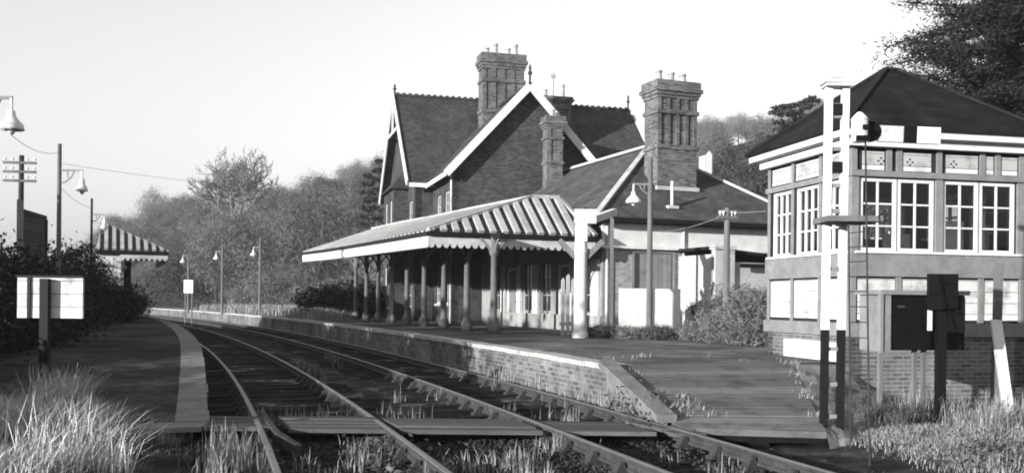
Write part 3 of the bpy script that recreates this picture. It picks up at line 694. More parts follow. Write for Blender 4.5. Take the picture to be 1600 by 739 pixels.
# thick white timber post with its raking strut at the near corner
pp = W(907,470,27.2); bx0 = (pp.x, pp.y)
mb = MB(); mb.lathe([(.24,PH-.1),(.24,PH+.12),(.19,PH+.2),(.18,zv0-.3),(.2,zv0-.2),(.17,zv0+.1)], pp.x, pp.y, 20); mb.box(pp.x-.16,pp.x+.16,pp.y-.16,pp.y+.16,zv0+.1,zv1+.25); o = mb.build('thick_post', 'white', cn); o.matrix_parent_inverse = inv
mb = MB(); mb.box(pp.x-.2,pp.x+.42,pp.y-.12,pp.y+.12,zv1+.252,zv1+.66); o = mb.build('post_head', 'cream', cn); o.matrix_parent_inverse = inv
mb = MB(); a = Vector((pp.x,pp.y-.05,zv1+.25)); b = Vector((3.05,28.9,zv1+.75)); mb.beam(a, b, .2, .2); mb.build('raking_strut', 'white', cn).matrix_parent_inverse = inv
mb = MB(); mb.beam((3.0,29.0,PH),(3.0,29.0,zv1+.6), .1,.1); mb.build('rear_post', 'midgrey', cn).matrix_parent_inverse = inv
mb = MB()
for s in (-1,1): mb.beam((pp.x+s*.15,pp.y,zv0-.35),(pp.x+s*.62,pp.y+.1*s,zv0+.12), .1,.14)
mb.build('corner_brace', 'grey', cn).matrix_parent_inverse = inv

# ------------------------------------------------------------------ signal box
SZ = math.atan(.22)
sb = thing('signal_box', 'timber signal box with white panels, many-paned windows and dark hipped roof', 'signal box', (5.9, 16.7, 0), SZ)
bw, bd = 3.52, 3.05
Lw = [(.15,.95),(1.12,1.93),(2.1,2.87)]; Fw = [(.16,.88),(.90,1.62),(1.8,2.53),(2.55,3.28)]
mb = MB(); mb.wall((0,0),(1,0),bw,-.45,1.0,[],.22); mb.wall((0,bd),(0,-1),bd,-.45,1.0,[],.22); mb.wall((bw,0),(0,1),bd,-.45,1.0,[],.22); mb.wall((bw,bd),(-1,0),bw,-.45,1.0,[],.22); mb.build('brick_base', 'boxbrick', sb)
mb = MB(); mb.box(-.012,-.002,.35,2.35,-.4,.88); mb.build('whitewashed_patch', 'white', sb)
mb = MB(); zf = 1.003
mb.wall((.02,.02),(1,0),bw-.04,zf,4.32,[(a-.02,b-.02,2.5,3.78) for a,b in Fw],.1); mb.wall((.02,bd-.02),(0,-1),bd-.04,zf,4.32,[(bd-b-.02,bd-a-.02,2.5,3.78) for a,b in Lw],.1)
mb.wall((bw-.02,.02),(0,1),bd-.04,zf,4.32,[(.3,1.4,2.5,3.78),(1.6,2.7,2.5,3.78)],.1); mb.wall((bw-.02,bd-.02),(-1,0),bw-.04,zf,4.32,[(.4,1.4,2.5,3.78)],.1)
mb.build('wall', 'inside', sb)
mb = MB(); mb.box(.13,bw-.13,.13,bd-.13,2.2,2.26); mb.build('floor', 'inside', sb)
# boarded white panels below and above the windows
def bpart(name, mat, *b, parent=sb):
    mb = MB(); mb.box(*b); return mb.build(name, mat, parent)
for a,b in ((.12,.85),(.95,1.68),(1.78,2.52),(2.62,3.36)): bpart('lower_panel','wboard',a,b,.0,.018,1.3,2.02)
for a,b in ((.12,.95),(1.1,1.98),(2.08,2.93)): bpart('lower_panel','wboard',.0,.018,a,b,1.3,2.02)
for a,b in ((.2,.62),(.98,1.55),(1.86,2.5),(2.62,2.82),(3.0,3.32)): bpart('upper_panel','wboard',a,b,.0,.018,3.92,4.24)
for a,b in ((.15,.95),(1.1,1.95),(2.08,2.9)): bpart('upper_panel','wboard',.0,.018,a,b,3.94,4.26)
mb = MB()
for cx in (.55,1.12,2.0): 
    for dx,dz in ((-.05,0),(.05,0),(0,-.05),(0,.05)): mb.box(cx+dx-.014,cx+dx+.014,-.008,-.001,4.08+dz-.014,4.08+dz+.014)
mb.build('ventilator_hole', 'black', sb)
# grey frame: plinth band, sill band, posts
mb = MB(); mb.box(-.07,bw+.07,-.07,.02,1.004,1.24); mb.box(-.07,-.001,.021,bd+.05,1.004,1.24); mb.box(-.05,bw+.05,-.05,.02,2.06,2.46); mb.box(-.05,-.001,.021,bd+.04,2.06,2.46)
mb.box(-.04,bw+.04,-.06,.02,3.8,3.9); mb.box(-.06,-.001,.021,bd+.03,3.8,3.9)
mb.build('band', 'grey', sb)
for x in (-.02,.87,1.71,2.53,3.38): bpart('framing_post','grey',x,x+.1,-.022,.019,1.242,2.058)
for x in (-.02,1.64,3.32): bpart('framing_post','grey',x,x+.14,-.022,.019,2.462,3.798)
for x in (-.02,.66,.86,1.66,2.54,2.86,3.36): bpart('framing_post','grey',x,x+.1,-.022,.019,3.902,4.3)
for y in (.021,.98,2.0,2.95):
    for z0,z1 in ((1.242,2.058),(2.462,3.798),(3.902,4.3)): bpart('framing_post','grey',-.022,-.001,y,y+.1,z0,z1)
for k, (a, b) in enumerate(Fw):
    f = window(sb, (.02,.02), (1,0), a-.02, b-.02, 2.5, 3.78, 2, 3, frame='white', glass='glass', inset=.03, sill=False, edge=.06, bar=.028)
for a, b in Lw: window(sb, (.02,bd-.02), (0,-1), bd-b-.02, bd-a-.02, 2.5, 3.78, 3, 3, frame='white', glass='glass', inset=.03, sill=False, edge=.055, bar=.028)
for a, b in ((.3,1.4),(1.6,2.7)): window(sb, (bw-.02,.02), (0,1), a, b, 2.5, 3.78, 3, 3, frame='white', glass='glass', inset=.03, sill=False)
window(sb, (bw-.02,bd-.02), (-1,0), .4, 1.4, 2.5, 3.78, 3, 3, frame='white', glass='glass', inset=.03, sill=False)
mb = MB(); mb.box(.04,bw-.04,-.085,-.03,2.462,2.5); mb.box(-.085,-.03,.05,bd-.05,2.462,2.5); mb.build('sill', 'white', sb)
# eaves and roof
ov = .3; zt = 4.64
mb = MB(); mb.box(-ov,bw+ov,-ov,-ov+.05,4.46,zt); mb.box(-ov,-ov+.05,-ov+.051,bd+ov,4.46,zt); mb.box(bw+ov-.05,bw+ov,-ov+.051,bd+ov,4.46,zt); mb.box(-ov+.05,bw+ov-.05,bd+ov-.05,bd+ov,4.46,zt)
mb.box(-.14,bw+.14,-.14,-.03,4.31,4.45); mb.box(-.14,-.03,-.029,bd+.14,4.31,4.45); mb.build('fascia', 'white', sb)
mb = MB(); mb.box(-ov+.04,bw+ov-.04,-ov+.04,bd+ov-.04,4.452,4.5); mb.build('soffit', 'dirty', sb)
o = .36; a_, b_, c_, d_ = (-o,-o,zt),(bw+o,-o,zt),(bw+o,bd+o,zt),(-o,bd+o,zt); r1, r2 = (bw/2-.12,bd/2,6.1),(bw/2+.12,bd/2,6.1)
mb = MB()
for q in ([a_,b_,r2,r1],[b_,c_,r2],[c_,d_,r1,r2],[d_,a_,r1]): mb.slab(q, .06)
mb.poly([a_,b_,c_,d_]); mb.build('roof', 'darkslate', sb)
mb = MB()
for p,q in ((a_,r1),(b_,r2),(d_,r1),(c_,r2),(r1,r2)): mb.beam(Vector(p)+Vector((0,0,.01)), Vector(q)+Vector((0,0,.02)), .1,.05)
mb.build('hip_capping', 'darkroof', sb)
# things inside: lever frame, desk with papers, blind
mb = MB(); mb.box(.4,2.4,1.2,1.6,2.26,2.8)
for i in range(12): mb.beam((.5+i*.16,1.3,2.8),(.5+i*.16,1.22,3.25), .02,.03)
mb.build('lever_frame', 'dark', sb)
mb = MB(); mb.box(1.9,2.45,.3,.34,2.5,3.1); mb.box(2.65,2.9,.3,.33,2.5,3.3); mb.box(.95,1.5,.5,.53,2.5,2.85); mb.build('paper_blind', 'white', sb)

# ------------------------------------------------------------------ signal in front of the box
sg = thing('railway_signal', 'white two-post semaphore signal with ladder in front of the signal box', 'signal', (4.1, 12.3, -.2))
def P_(px, py, d=12.3): v = W(px, py, d); return (v.x-4.1, v.y-12.3, v.z+.2)
for xt, xb, nm in ((1295,1286.5,'post'),(1321,1311.5,'post')):
    t, m, b = P_(xt,137), P_(xt+(xb-xt)*.71,515), P_(xb,668); b = (b[0],b[1],-.25); mb = MB(); mb.beam(t, m, .088,.08,(0,1,0)); mb.build(nm, 'white', sg).name
    mb = MB(); mb.beam(m, b, .09,.082,(0,1,0)); mb.build('post_base', 'dark', sg)
c = P_(1308,131); mb = MB(); mb.box(c[0]-.17,c[0]+.17,c[1]-.12,c[1]+.12,c[2]-.05,c[2]-.01)
mb.box(c[0]-.19,c[0]+.19,c[1]-.13,c[1]+.13,c[2]-.008,c[2]+.03)
k = [(c[0]-.19,c[1]-.13,c[2]+.03),(c[0]+.19,c[1]-.13,c[2]+.03),(c[0]+.19,c[1]+.13,c[2]+.03),(c[0]-.19,c[1]+.13,c[2]+.03)]; tp = (c[0],c[1],c[2]+.1)
for i in range(4): mb.poly([k[i],k[(i+1)%4],tp])
mb.build('post_cap', 'dirty', sg)
for y in (165,182,233,290,330,420,545,600,650):
    f = (y-137)/531*-8.5; a, b = P_(1298+f,y), P_(1319+f,y); mb = MB(); mb.beam(a, b, .04,.05); mb.build('cross_tie', 'grey', sg)
for y in (172, 262): a = P_(1307,y); mb = MB(); mb.box(a[0]-.06,a[0]+.06,a[1]-.05,a[1]+.05,a[2]-.07,a[2]+.07); mb.build('pulley_box', 'dark', sg)
a, b = P_(1281,344,12.2), P_(1366,344,12.2); mb = MB(); mb.box(a[0],b[0],a[1]-.3,a[1]+.3,a[2]-.035,a[2]+.035); mb.build('stage', 'midgrey', sg)
mb = MB(); a, b = P_(1331,228,12.05), P_(1470,232,12.05)
mb.beam(P_(1372,209,12.05), P_(1467,213,12.05), .05, .2); mb.m = 1; mb.beam(P_(1412,210.5,12.02), P_(1431,211.5,12.02), .06, .203); mb.m = 2; mb.beam(P_(1432,211.5,12.02), P_(1468,213,12.02), .062, .205)
mb.build('signal_arm', ['dirty','black','white'], sg)
mb = MB(); p = P_(1360,206,12.05); mb.tube([(p[0],p[1]-.03,p[2]),(p[0],p[1]+.03,p[2])], .13, 16); mb.build('spectacle', 'black', sg)
p = P_(1343,201,11.95); mb = MB(); mb.lathe([(.085,p[2]-.17),(.1,p[2]-.15),(.1,p[2]+.1),(.11,p[2]+.11),(.07,p[2]+.16),(.03,p[2]+.2)], p[0], p[1], 14); la = mb.build('signal_lamp', 'white', sg)
mb = MB(); mb.box(p[0]+.0,p[0]+.08,p[1]-.115,p[1]-.08,p[2]-.03,p[2]+.03); mb.box(p[0]-.07,p[0]+.09,p[1]-.105,p[1]-.06,p[2]-.165,p[2]-.1); mb.build('lens', 'black', la)
mb = MB(); a = [P_(1326,345,12.0), P_(1329,700,10.9)]; b = [P_(1352,200,12.0), P_(1359,735,10.7)]
mb.tube(a, .011, 6); mb.tube(b, .011, 6)
for i in range(14):
    f = .06+i*.068; p0 = Vector(a[0]).lerp(Vector(a[1]), f); g = (p0.z-b[0][2])/(b[1][2]-b[0][2]); p1 = Vector(b[0]).lerp(Vector(b[1]), g); mb.tube([p0,p1], .007, 5)
mb.build('ladder', 'iron', sg)

# ------------------------------------------------------------------ cabinets and posts by the box
rc = thing('relay_cabinet', 'black lineside cabinet with pale edges standing on legs by the signal box', 'cabinet', (0,0,0))
rc.location = (*W(1430,470,14.6)[:2], .1); rc.rotation_euler = (0,0,.2)
mb = MB(); mb.box(-.42,.85,0,.6,.78,1.62); case = mb.build('case', 'black', rc)
for x in (-.3,.62): mb = MB(); mb.box(x,x+.12,-.014,-.001,1.42,1.46); mb.build('hinge', 'iron', case)
mb = MB(); mb.box(.2,.23,-.03,-.001,1.12,1.24); mb.build('handle', 'iron', case)
mb = MB(); mb.box(-.62,.9,-.06,.66,1.622,1.69); mb.build('roof', 'grey', rc)
mb = MB(); mb.box(-.56,-.425,-.03,.6,.76,1.62); mb.box(-.62,-.57,-.06,.0,.74,1.62); mb.build('side_panel', 'grey', rc)
for x in (-.5,.08,.24,.5): mb = MB(); mb.box(x-.03,x+.03,.1,.16,-.45,.778); mb.build('leg', 'midgrey', rc)
tp = thing('telephone_post', 'dark post with black telephone box and white tag near the signal box', 'post', (*W(1469,470,14.0)[:2], -.1))
mb = MB(); mb.box(-.05,.08,-.05,.06,-.25,2.05); mb.build('post', 'black', tp)
mb = MB(); mb.box(-.22,.0,-.12,-.052,1.6,2.12); mb.box(.005,.2,-.14,-.052,1.62,2.12); mb.build('telephone_box', 'black', tp)
mb = MB(); mb.box(.09,.34,-.06,.2,1.28,1.78); mb.build('battery_box', 'black', tp)
mb = MB(); mb.box(-.2,-.14,-.06,-.03,1.3,1.62); mb.build('tag', 'white', tp)
mb = MB(); v = W(1557,470,15.3); mb.beam((v.x-.01,v.y,-.3),(v.x+.03,v.y,2.25), .12,.1); o = mb.build('timber_post', 'midgrey'); tag(o, 'plain grey upright timber post before the right end of the signal box', 'post')
mb = MB(); a, b = W(1577,612,14.6), W(1556,500,15.2); mb.beam((a.x,a.y,-.12),(b.x,b.y,b.z), .17,.04,(0,1,.2)); o = mb.build('leaning_board', 'white'); tag(o, 'white painted board leaning against the grey timber post', 'board')
mb = MB(); mb.beam((5.4,11.2,-.12),(8.2,12.6,-.08), .07,.07); mb.beam((4.6,10.6,-.16),(6.4,10.2,-.16), .05,.05); o = mb.build('point_rodding', 'iron'); tag(o, 'thin rusty point rods lying on rough ground below the signal ladder', 'rods')

# ------------------------------------------------------------------ lamps, poles, boards
def bracket_lamp(lab, x, y, z0, ztop, zarm, reach, rpost=.06, wood=True, r=.2, rz=0, post='midgrey'):
    t = thing('platform_lamp', lab, 'lamp', (x, y, z0), rz, 'platform lamps')
    mb = MB(); mb.tube([(0,0,-.1),(0,0,ztop-z0)], [rpost*1.15, rpost*.8], 10); mb.build('lamp_post', post, t)
    h = zarm-z0; sg_ = 1 if reach > 0 else -1; mb = MB(); mb.beam((0,0,h),(reach,0,h), .04,.05)
    mb.beam((reach*.35,0,h),(reach*.35,0,h-.3*abs(reach)), .025,.025)
    pts = [(0,0,h-.55*abs(reach)),(reach*.25,0,h-.5*abs(reach)),(reach*.5,0,h-.3*abs(reach)),(reach*.65,0,h)]
    for a, b in zip(pts, pts[1:]): mb.beam(a, b, .03,.035)
    mb.build('bracket', 'grey', t)
    mb = MB(); mb.lathe([(.025,h),(.025,h-.2),(.06,h-.22),(.07,h-.3),(r*.55,h-.36),(r*.92,h-.44),(r,h-.51),(r,h-.53),(r*.9,h-.52)], reach-.02*sg_, 0, 16); mb.build('lamp_shade', 'porcelain', t, True)
    mb = MB(); mb.lathe([(.03,h-.4),(.06,h-.52),(.055,h-.58),(.01,h-.62)], reach-.02*sg_, 0, 10); mb.build('bulb', 'white', t)
    return t
bracket_lamp('platform lamp whose shade hangs in from the left edge, nearest of all', -8.85, 15.9, .3, 5.6, 4.85, .55, r=.2)
v = W(91,470,24.5); bracket_lamp('tall pole lamp on the left platform, between telegraph pole and ribbed shelter', v.x, v.y, PH, W(91,225,24.5).z, W(91,266,24.5).z, .6, r=.14)
v = W(142,470,36); bracket_lamp('thin dark pole lamp just left of the ribbed shelter roof', v.x, v.y, PH, W(142,310,36).z, W(142,335,36).z, .5, .05, r=.13, post='dark')
v = W(1014.5,470,27); bracket_lamp('platform lamp with white shade in front of the tall ornate chimney', v.x, v.y, PH, W(1014,246,27).z, W(1000,288,27).z, -.5, .08, r=.22, rz=.1)
for px, py, pt, d, sgn, lab in ((347,402,384,66,-1,'far pole lamp right of the white speed board'), (406,395,370,60,-1,'far pole lamp rising before the wooded bank, rightmost of the far ones'), (294,408,398,72,-1,'far pole lamp directly above the white speed board')):
    v = W(px,470,d); bracket_lamp(lab, v.x, v.y, PH, W(px,pt,d).z, W(px,py-9,d).z, sgn*.45, .09, r=.2)
def telegraph_pole(lab, x, y, z0, zt, arms, half, mat='midgrey', rp=.1, rz=.3):
    t = thing('telegraph_pole', lab, 'telegraph pole', (x, y, z0), rz, 'telegraph poles'); h = zt-z0
    mb = MB(); mb.tube([(0,0,-.3),(.02*h*.3,0,h)], [rp*1.2, rp*.8], 10); mb.build('pole', mat, t)
    for k in range(arms):
        z = h-.25-.3*k; mb = MB(); mb.box(-half,half,-.09,-.02,z-.04,z+.04); a = mb.build('crossarm', 'midgrey', t)
        for x_ in (-half+.06,-half*.45,half*.45,half-.06): mb = MB(); mb.lathe([(.015,z+.03),(.015,z+.08),(.04,z+.09),(.045,z+.14),(.02,z+.17)], x_, -.055, 8); mb.build('insulator', 'porcelain', a)
    return t
v = W(30,470,32); telegraph_pole('dark telegraph pole with three crossarms above the left hedge', v.x, v.y, .5, W(33,243,32).z, 3, .52, 'iron', rz=.15)
v = W(1134,470,25.2); telegraph_pole('stubby grey pole with one crossarm among bushes by the signal box', v.x, v.y, .4, W(1134,325,25.2).z, 1, .28, rp=.09)
mb = MB()
def wirepts(a, b, sag, n=14):
    return [Vector(a).lerp(Vector(b), i/n) - Vector((0,0,sag*4*(i/n)*(1-i/n))) for i in range(n+1)]
mb.tube(wirepts(W(1134,330,25.2), W(1196,330,20), .03), .012, 5); mb.tube(wirepts(W(1134,335,25.2), W(1030,362,31), .1), .012, 5)
o = mb.build('service_wire', 'wire'); tag(o, 'thin wires strung from the stubby pole to the station end and the box', 'wire')
mb = MB(); mb.tube(wirepts(W(-40,150,14), W(91,238,24.5), .3), .006, 5); mb.tube(wirepts(W(91,255,24.5), W(640,290,60), .5, 30), .005, 5); mb.tube(wirepts(W(91,290,24.5), W(142,325,36), .1), .006, 5)
o = mb.build('lamp_wire', 'wire'); tag(o, 'faint sagging wire running from lamp to lamp across the left sky', 'wire')
# notice board near left
nb = thing('notice_board', 'white double notice board on dark posts above the dry grass', 'notice board', (*W(78,470,14.7)[:2], 0))
mb = MB(); mb.box(-.5,.5,0,.05,1.24,1.86); mb.build('board', 'wboard', nb)
mb = MB(); mb.box(-.52,.52,-.03,.06,1.862,1.89); mb.box(-.34,-.29,-.03,-.002,1.24,1.86); mb.build('board_frame', 'dark', nb)
mb = MB(); mb.box(-.1,.03,-.13,-.035,-.3,1.84); mb.build('post', 'black', nb)
# running-in board seen edge-on
ri = thing('station_nameboard', 'weathered timber nameboard seen nearly edge-on behind the notice board', 'sign', (*W(29,470,19.2)[:2], .3), 1.77)
mb = MB(); mb.box(.15,1.75,-.03,.03,1.7,2.95); mb.build('board', 'dboard', ri)
mb = MB(); mb.box(0,.1,-.05,.05,-.3,3.2); mb.build('post', 'grey', ri)
mb = MB(); mb.box(1.78,1.88,-.05,.05,-.3,2.95); mb.build('post', 'dark', ri)
mb = MB(); mb.box(.11,1.77,-.06,.06,2.952,3.02); mb.build('capping', 'dark', ri)
# speed board far off
sp = thing('speed_board', 'small white square board on two posts beyond the left shelter', 'sign', (*W(294,470,58)[:2], .3))
mb = MB(); mb.box(-.28,.28,0,.04,1.55,2.35); mb.build('board', 'white', sp)
for x in (-.2,.2): mb = MB(); mb.box(x-.04,x+.04,.042,.1,-.6,2.2); mb.build('post', 'midgrey', sp)

# ------------------------------------------------------------------ shelter on the left platform
lsx, lsy, LZ = -16.9, 38.95, math.atan(.42)
ls = thing('platform_shelter', 'left platform shelter with ribbed hipped roof and scalloped valance', 'shelter', (lsx, lsy, 0), LZ)
zE_ = 3.48; Wd, Ln = 2.75, 11.0; ap = Vector((.25, 2.0, 4.7)); mb = MB(); c0 = Vector((0,0,zE_)); ex = Vector((Wd,0,0))
def te(t):
    x = Wd*t
    return Vector((0,0,zE_)).lerp(ap, x/.25) if x < .25 else ap.lerp(Vector((Wd,0,zE_)), (x-.25)/(Wd-.25))
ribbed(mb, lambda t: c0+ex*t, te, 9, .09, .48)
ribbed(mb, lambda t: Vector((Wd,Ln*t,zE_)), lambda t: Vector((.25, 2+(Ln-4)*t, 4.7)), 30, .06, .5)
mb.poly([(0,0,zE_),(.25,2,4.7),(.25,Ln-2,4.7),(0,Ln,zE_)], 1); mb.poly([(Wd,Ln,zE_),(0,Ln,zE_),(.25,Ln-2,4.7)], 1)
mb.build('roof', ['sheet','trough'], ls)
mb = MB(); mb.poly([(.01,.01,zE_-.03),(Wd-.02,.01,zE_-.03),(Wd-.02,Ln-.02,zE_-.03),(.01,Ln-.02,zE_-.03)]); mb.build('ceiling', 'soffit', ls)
mb = MB(); mb.box(-.02,Wd+.02,-.03,.0,zE_-.16,zE_-.02); mb.box(Wd,Wd+.03,.01,Ln,zE_-.16,zE_-.02); mb.build('gutter', 'dark', ls)
cn_ = cn; cn = ls
valance((.9,.0),(Wd,.0), 9, zE_-.42,zE_-.42,zE_-.161,zE_-.161,'dirty','valance',.14); valance((Wd,0),(Wd,Ln), 40, zE_-.42,zE_-.42,zE_-.161,zE_-.161,'dirty','valance',.14); cn = cn_
mb = MB(); mb.box(0,.95,.1,.2,PH,zE_-.17); mb.box(0,.1,.21,Ln,PH,zE_-.17); mb.build('wall', 'wboardv', ls)
for y in (.4, 4, 7.6):
    c = column_mesh(zE_-PH-.05).build('column', 'dark', ls, True); c.location = (1.25, y, PH)
    mb = MB()
    for sx in (-1, 1): mb.beam((sx*.07,0,zE_-PH-.75),(sx*.55,0,zE_-PH-.1), .05,.07)
    mb.build('bracket', 'dirty', c)

# ------------------------------------------------------------------ trees, hedges, scrub
def twig_tree_mesh(h, w, n, mat_t, mat_l, seed, size=.5, asp=7, trunk=.16, shell=.3):
    """crown mesh of fine twigs plus trunk mesh, kept for copies"""
    rg = np.random.default_rng(seed); r_ = random.Random(seed)
    t = thing('hill_tree', None, None); mb = MB(); top = Vector((r_.uniform(-.3,.3), r_.uniform(-.3,.3), h*.62))
    mb.tube([(0,0,-.8),(0,0,h*.25),top], [trunk,trunk*.8,trunk*.3], 7)
    for i in range(9):
        a = i*2.4; z = h*r_.uniform(.22,.5); l = w*r_.uniform(.55,.9); p = Vector((0,0,z)); q = p + Vector((math.cos(a)*l*.5, math.sin(a)*l*.5, h*.18)); e = p + Vector((math.cos(a)*l*.85, math.sin(a)*l*.85, h*.38))
        mb.tube([p,q,e], [trunk*.45,trunk*.28,trunk*.08], 5)
    mb.build('trunk', mat_t, t)
    C = clumps((0,0,h*.58), (w,w,h*.43), int(n/40), 40, w*.2, rg, shell, -.8)
    quads('crown', leaves(C, size, asp, 0, rg), mat_l, t)
    return t
protos = [twig_tree_mesh(8.5, 3.6, 8000, 'bark', 'twig', 1, .05, 11), twig_tree_mesh(7, 3.9, 8000, 'bark', 'twig', 2, .05, 11), twig_tree_mesh(9.5, 3.2, 7000, 'palebark', 'twigdark', 3, .055, 10),
          twig_tree_mesh(4, 3.0, 7500, 'bark', 'twig', 4, .045, 10, .08, .2), twig_tree_mesh(6.5, 2.9, 9000, 'bark', 'evergreen', 5, .15, 1.6, .14, .4)]
used = [False]*5
LAB = ['bare grey rounded tree in the wood on the hillside', 'wide bare pale-twigged tree in the wood on the hillside', 'slender darker bare tree in the wood on the hillside', 'low twiggy scrub bush on the wooded hillside', 'dark leafy evergreen bush on the wooded hillside']
def put_tree(k, x, y, sc, rz):
    o = protos[k] if not used[k] else copy_tree(protos[k]); used[k] = True
    o.name = ('hill_tree','hill_tree','hill_tree','scrub_bush','evergreen_bush')[k]; o.location = (x, y, float(ground_z(x, y))-.1); o.scale = (sc, sc, sc*rnd.uniform(.85,1.15)); o.rotation_euler = (0,0,rz)
    tag(o, LAB[k], 'bush' if k > 2 else 'tree', ('trees on the wooded hillside' if k < 3 else 'bushes on the wooded hillside'))
spots = []; tries = 0
def keep(x, y, gap):
    return all((x-a)**2 + (y-b)**2 > gap*gap for a, b in spots)
while len(spots) < 205 and tries < 20000:
    tries += 1; d = 62 + 175*rnd.random()**1.15; px = rnd.uniform(150, 720) if rnd.random() < .8 else rnd.uniform(1060, 1420)
    x = (px-800)/1500*d; q = float(qof(x, d))
    if q < 11 + (d-62)*.03 or not keep(x, d, 2.6 + d*.012): continue
    if px < 760 and d < 75 and px > 520 and q < 22: continue
    if 330 < px < 410 and 114 < d < 150: continue
    spots.append((x, d)); k = rnd.choice([0,0,1,1,2,3,3,3,4]) if d < 110 else rnd.choice([0,0,1,1,2,4]); put_tree(k, x, d, rnd.uniform(.75,1.15)*(.8 if 330 < px < 410 and d < 115 else 1), rnd.uniform(0,6.28))
for px, d, k in ((338,108,0),(352,112,1),(366,109,0),(381,112,1),(396,108,0)):
    x = (px-800)/1500*d; put_tree(k, x, d, 1, px); o = [o for o in bpy.data.objects if o.name.startswith('hill_tree') and abs(o.location.x-x) < .01][0]; o.scale = (.9,.9,(W(px,326+px%7,d).z-o.location.z)/(8.6 if k == 0 else 7.1))
# leafless big tree on the skyline
bt = thing('bare_oak', 'large spreading leafless tree standing on the left skyline', 'tree', (0,0,0)); v = W(368,300,120); bt.location = (v.x, v.y, float(ground_z(v.x, v.y))-.2)
mb = MB(); tw = []
def branch(mb, p, d, l, r, lev, rg):
    pts = [p]; dd = d.copy()
    for i in range(4):
        dd = (dd + Vector((rg.gauss(0,.16), rg.gauss(0,.16), rg.gauss(.03,.1)))).normalized(); pts.append(pts[-1] + dd*l/4)
    mb.tube(pts, [max(.026, r*(1-.17*i)) for i in range(5)], 6 if lev < 2 else 4, None, False)
    if lev >= 6: return
    for i in range(4 if lev < 3 else 3):
        f = pts[2+i % 3]; ax = Vector((rg.gauss(0,1), rg.gauss(0,1), rg.gauss(0,.6))).normalized(); nd = (dd + ax*(.85 if lev else 1.1)).normalized()
        if nd.z < -.1: nd.z *= -.5
        branch(mb, f, nd, l*rg.uniform(.6,.8), r*.58, lev+1, rg)
zt = W(368,338,120).z - bt.location.z; top_h = W(368,226,120).z - bt.location.z
for dx, dy, sd, r in ((-1.3,.1,5,.26),(-.6,-.4,8,.3),(.05,.3,17,.32),(.6,.2,13,.3),(1.3,0,21,.26),(.1,-.9,31,.26)):
    branch(mb, Vector((dx*.25,dy*.25,zt-.4)), Vector((dx,dy,1)).normalized(), 3.4, r, 1, random.Random(sd))
xs = sorted(p[0] for p in mb.v); zs = [p[2] for p in mb.v]; sx_ = 10.8/(xs[int(len(xs)*.995)]-xs[int(len(xs)*.005)]); sz_ = (top_h-zt)/(max(zs)-zt)
mb.v = [(p[0]*sx_, p[1]*sx_, zt + (p[2]-zt)*sz_) for p in mb.v]
mb.tube([(0,0,-.5),(.1,0,zt*.5),(0,0,zt+.1)], [.6,.5,.46], 9)
mb.build('branches', 'palebark', bt)
def conifer(name, lab, x, y, z, h, w, n, seed, mat='needle', size=.28, layers=16, droop=.15, base=.12, group=None, top_r=.08, jag=.35, asp=2.2):
    rg = np.random.default_rng(seed); r_ = random.Random(seed); t = thing(name, lab, 'tree', (x,y,z), 0, group); mb = MB(); mb.tube([(0,0,-.5),(0,0,h*.5),(0,0,h*.97)], [h*.022+.08,h*.014+.05,.03], 8); C = []
    for i in range(layers):
        f = base + (1-base)*i/layers; rad = w*(top_r + (1-top_r)*(1-f)**.75)
        for j in range(9):
            a = r_.uniform(0,6.28); l = rad*r_.uniform(1-jag,1.08); p = Vector((0,0,h*f)); e = p + Vector((math.cos(a)*l, math.sin(a)*l, l*r_.uniform(-droop,droop+.15))); mb.tube([p,e], [.05+.006*h*(1-f),.02], 5)
            m = max(6, int(n/(layers*9))); s = rg.random(m)**.7
            c = np.array(p)[None]*(1-s[:,None]) + np.array(e)[None]*s[:,None]; c += rg.normal(size=(m,3))*np.array([.085,.085,.05])*l*(.35+.65*s[:,None]); C.append(c)
    mb.build('trunk', 'bark', t); quads('crown', leaves(np.concatenate(C), size, asp, .3, rg), mat, t); return t
v = W(1520,470,33); conifer('cedar_tree', 'huge dark cedar towering behind the signal box roof', v.x+1.0, v.y, 0, 17.5, 5.4, 260000, 21, 'needle', .042, 38, .3, .1, None, .5, .32, 5)
v = W(1640,470,38); conifer('cedar_tree', 'dark cedar filling the top right corner behind the tallest cedar', v.x, v.y, 0, 16, 5.5, 150000, 23, 'needle', .048, 30, .3, .1, None, .5, .3, 5)
v = W(1240,470,75); g = float(ground_z(v.x, v.y)); conifer('pine_tree', 'broad-topped pine on the hill left of the signal box roof', v.x, v.y, g, W(1240,150,75).z-g, 3.1, 9000, 31, 'evergreen', .24, 14, .1, .45, None, .55, .3)
for px, py, d, w in ((592,238,92,2.0),(606,262,86,1.8),(575,262,96,2.2),(618,285,80,2.0)):
    v = W(px,py,d); g = float(ground_z(v.x, v.y)); conifer('spruce_tree', ['dark spiky spruce rising just left of the house gable','shorter dark spruce against the house gable corner','broad dark spruce leaning out left of the spiky one','lowest dark spruce in front of the spiky spruce by the house'][[592,606,575,618].index(px)], v.x, v.y, g, max(4, v.z-g), w, 4500, 40+px, 'evergreen', .26, 16, .1, .08, 'dark spruces by the house')
for px, py, d, lab in ((1110,232,95,'dark round evergreen on the hill just right of the ornate chimney'), (1150,212,105,'dark evergreen clump on the hill between chimney and pine'), (1190,205,98,'dark evergreen on the hill right below the pine')):
    v = W(px,py,d); g = float(ground_z(v.x, v.y)); t = thing('hill_evergreen', lab, 'tree', (v.x,v.y,g), 0, 'evergreens on the right hill'); h = max(5, v.z-g)
    mb = MB(); mb.tube([(0,0,-.5),(0,0,h*.7)], [.2,.08], 7); mb.build('trunk', 'bark', t); quads('crown', leaves(clumps((0,0,h*.58),(2.8,2.8,h*.42),80,90,.55), .15, 1.6), 'evergreen', t)
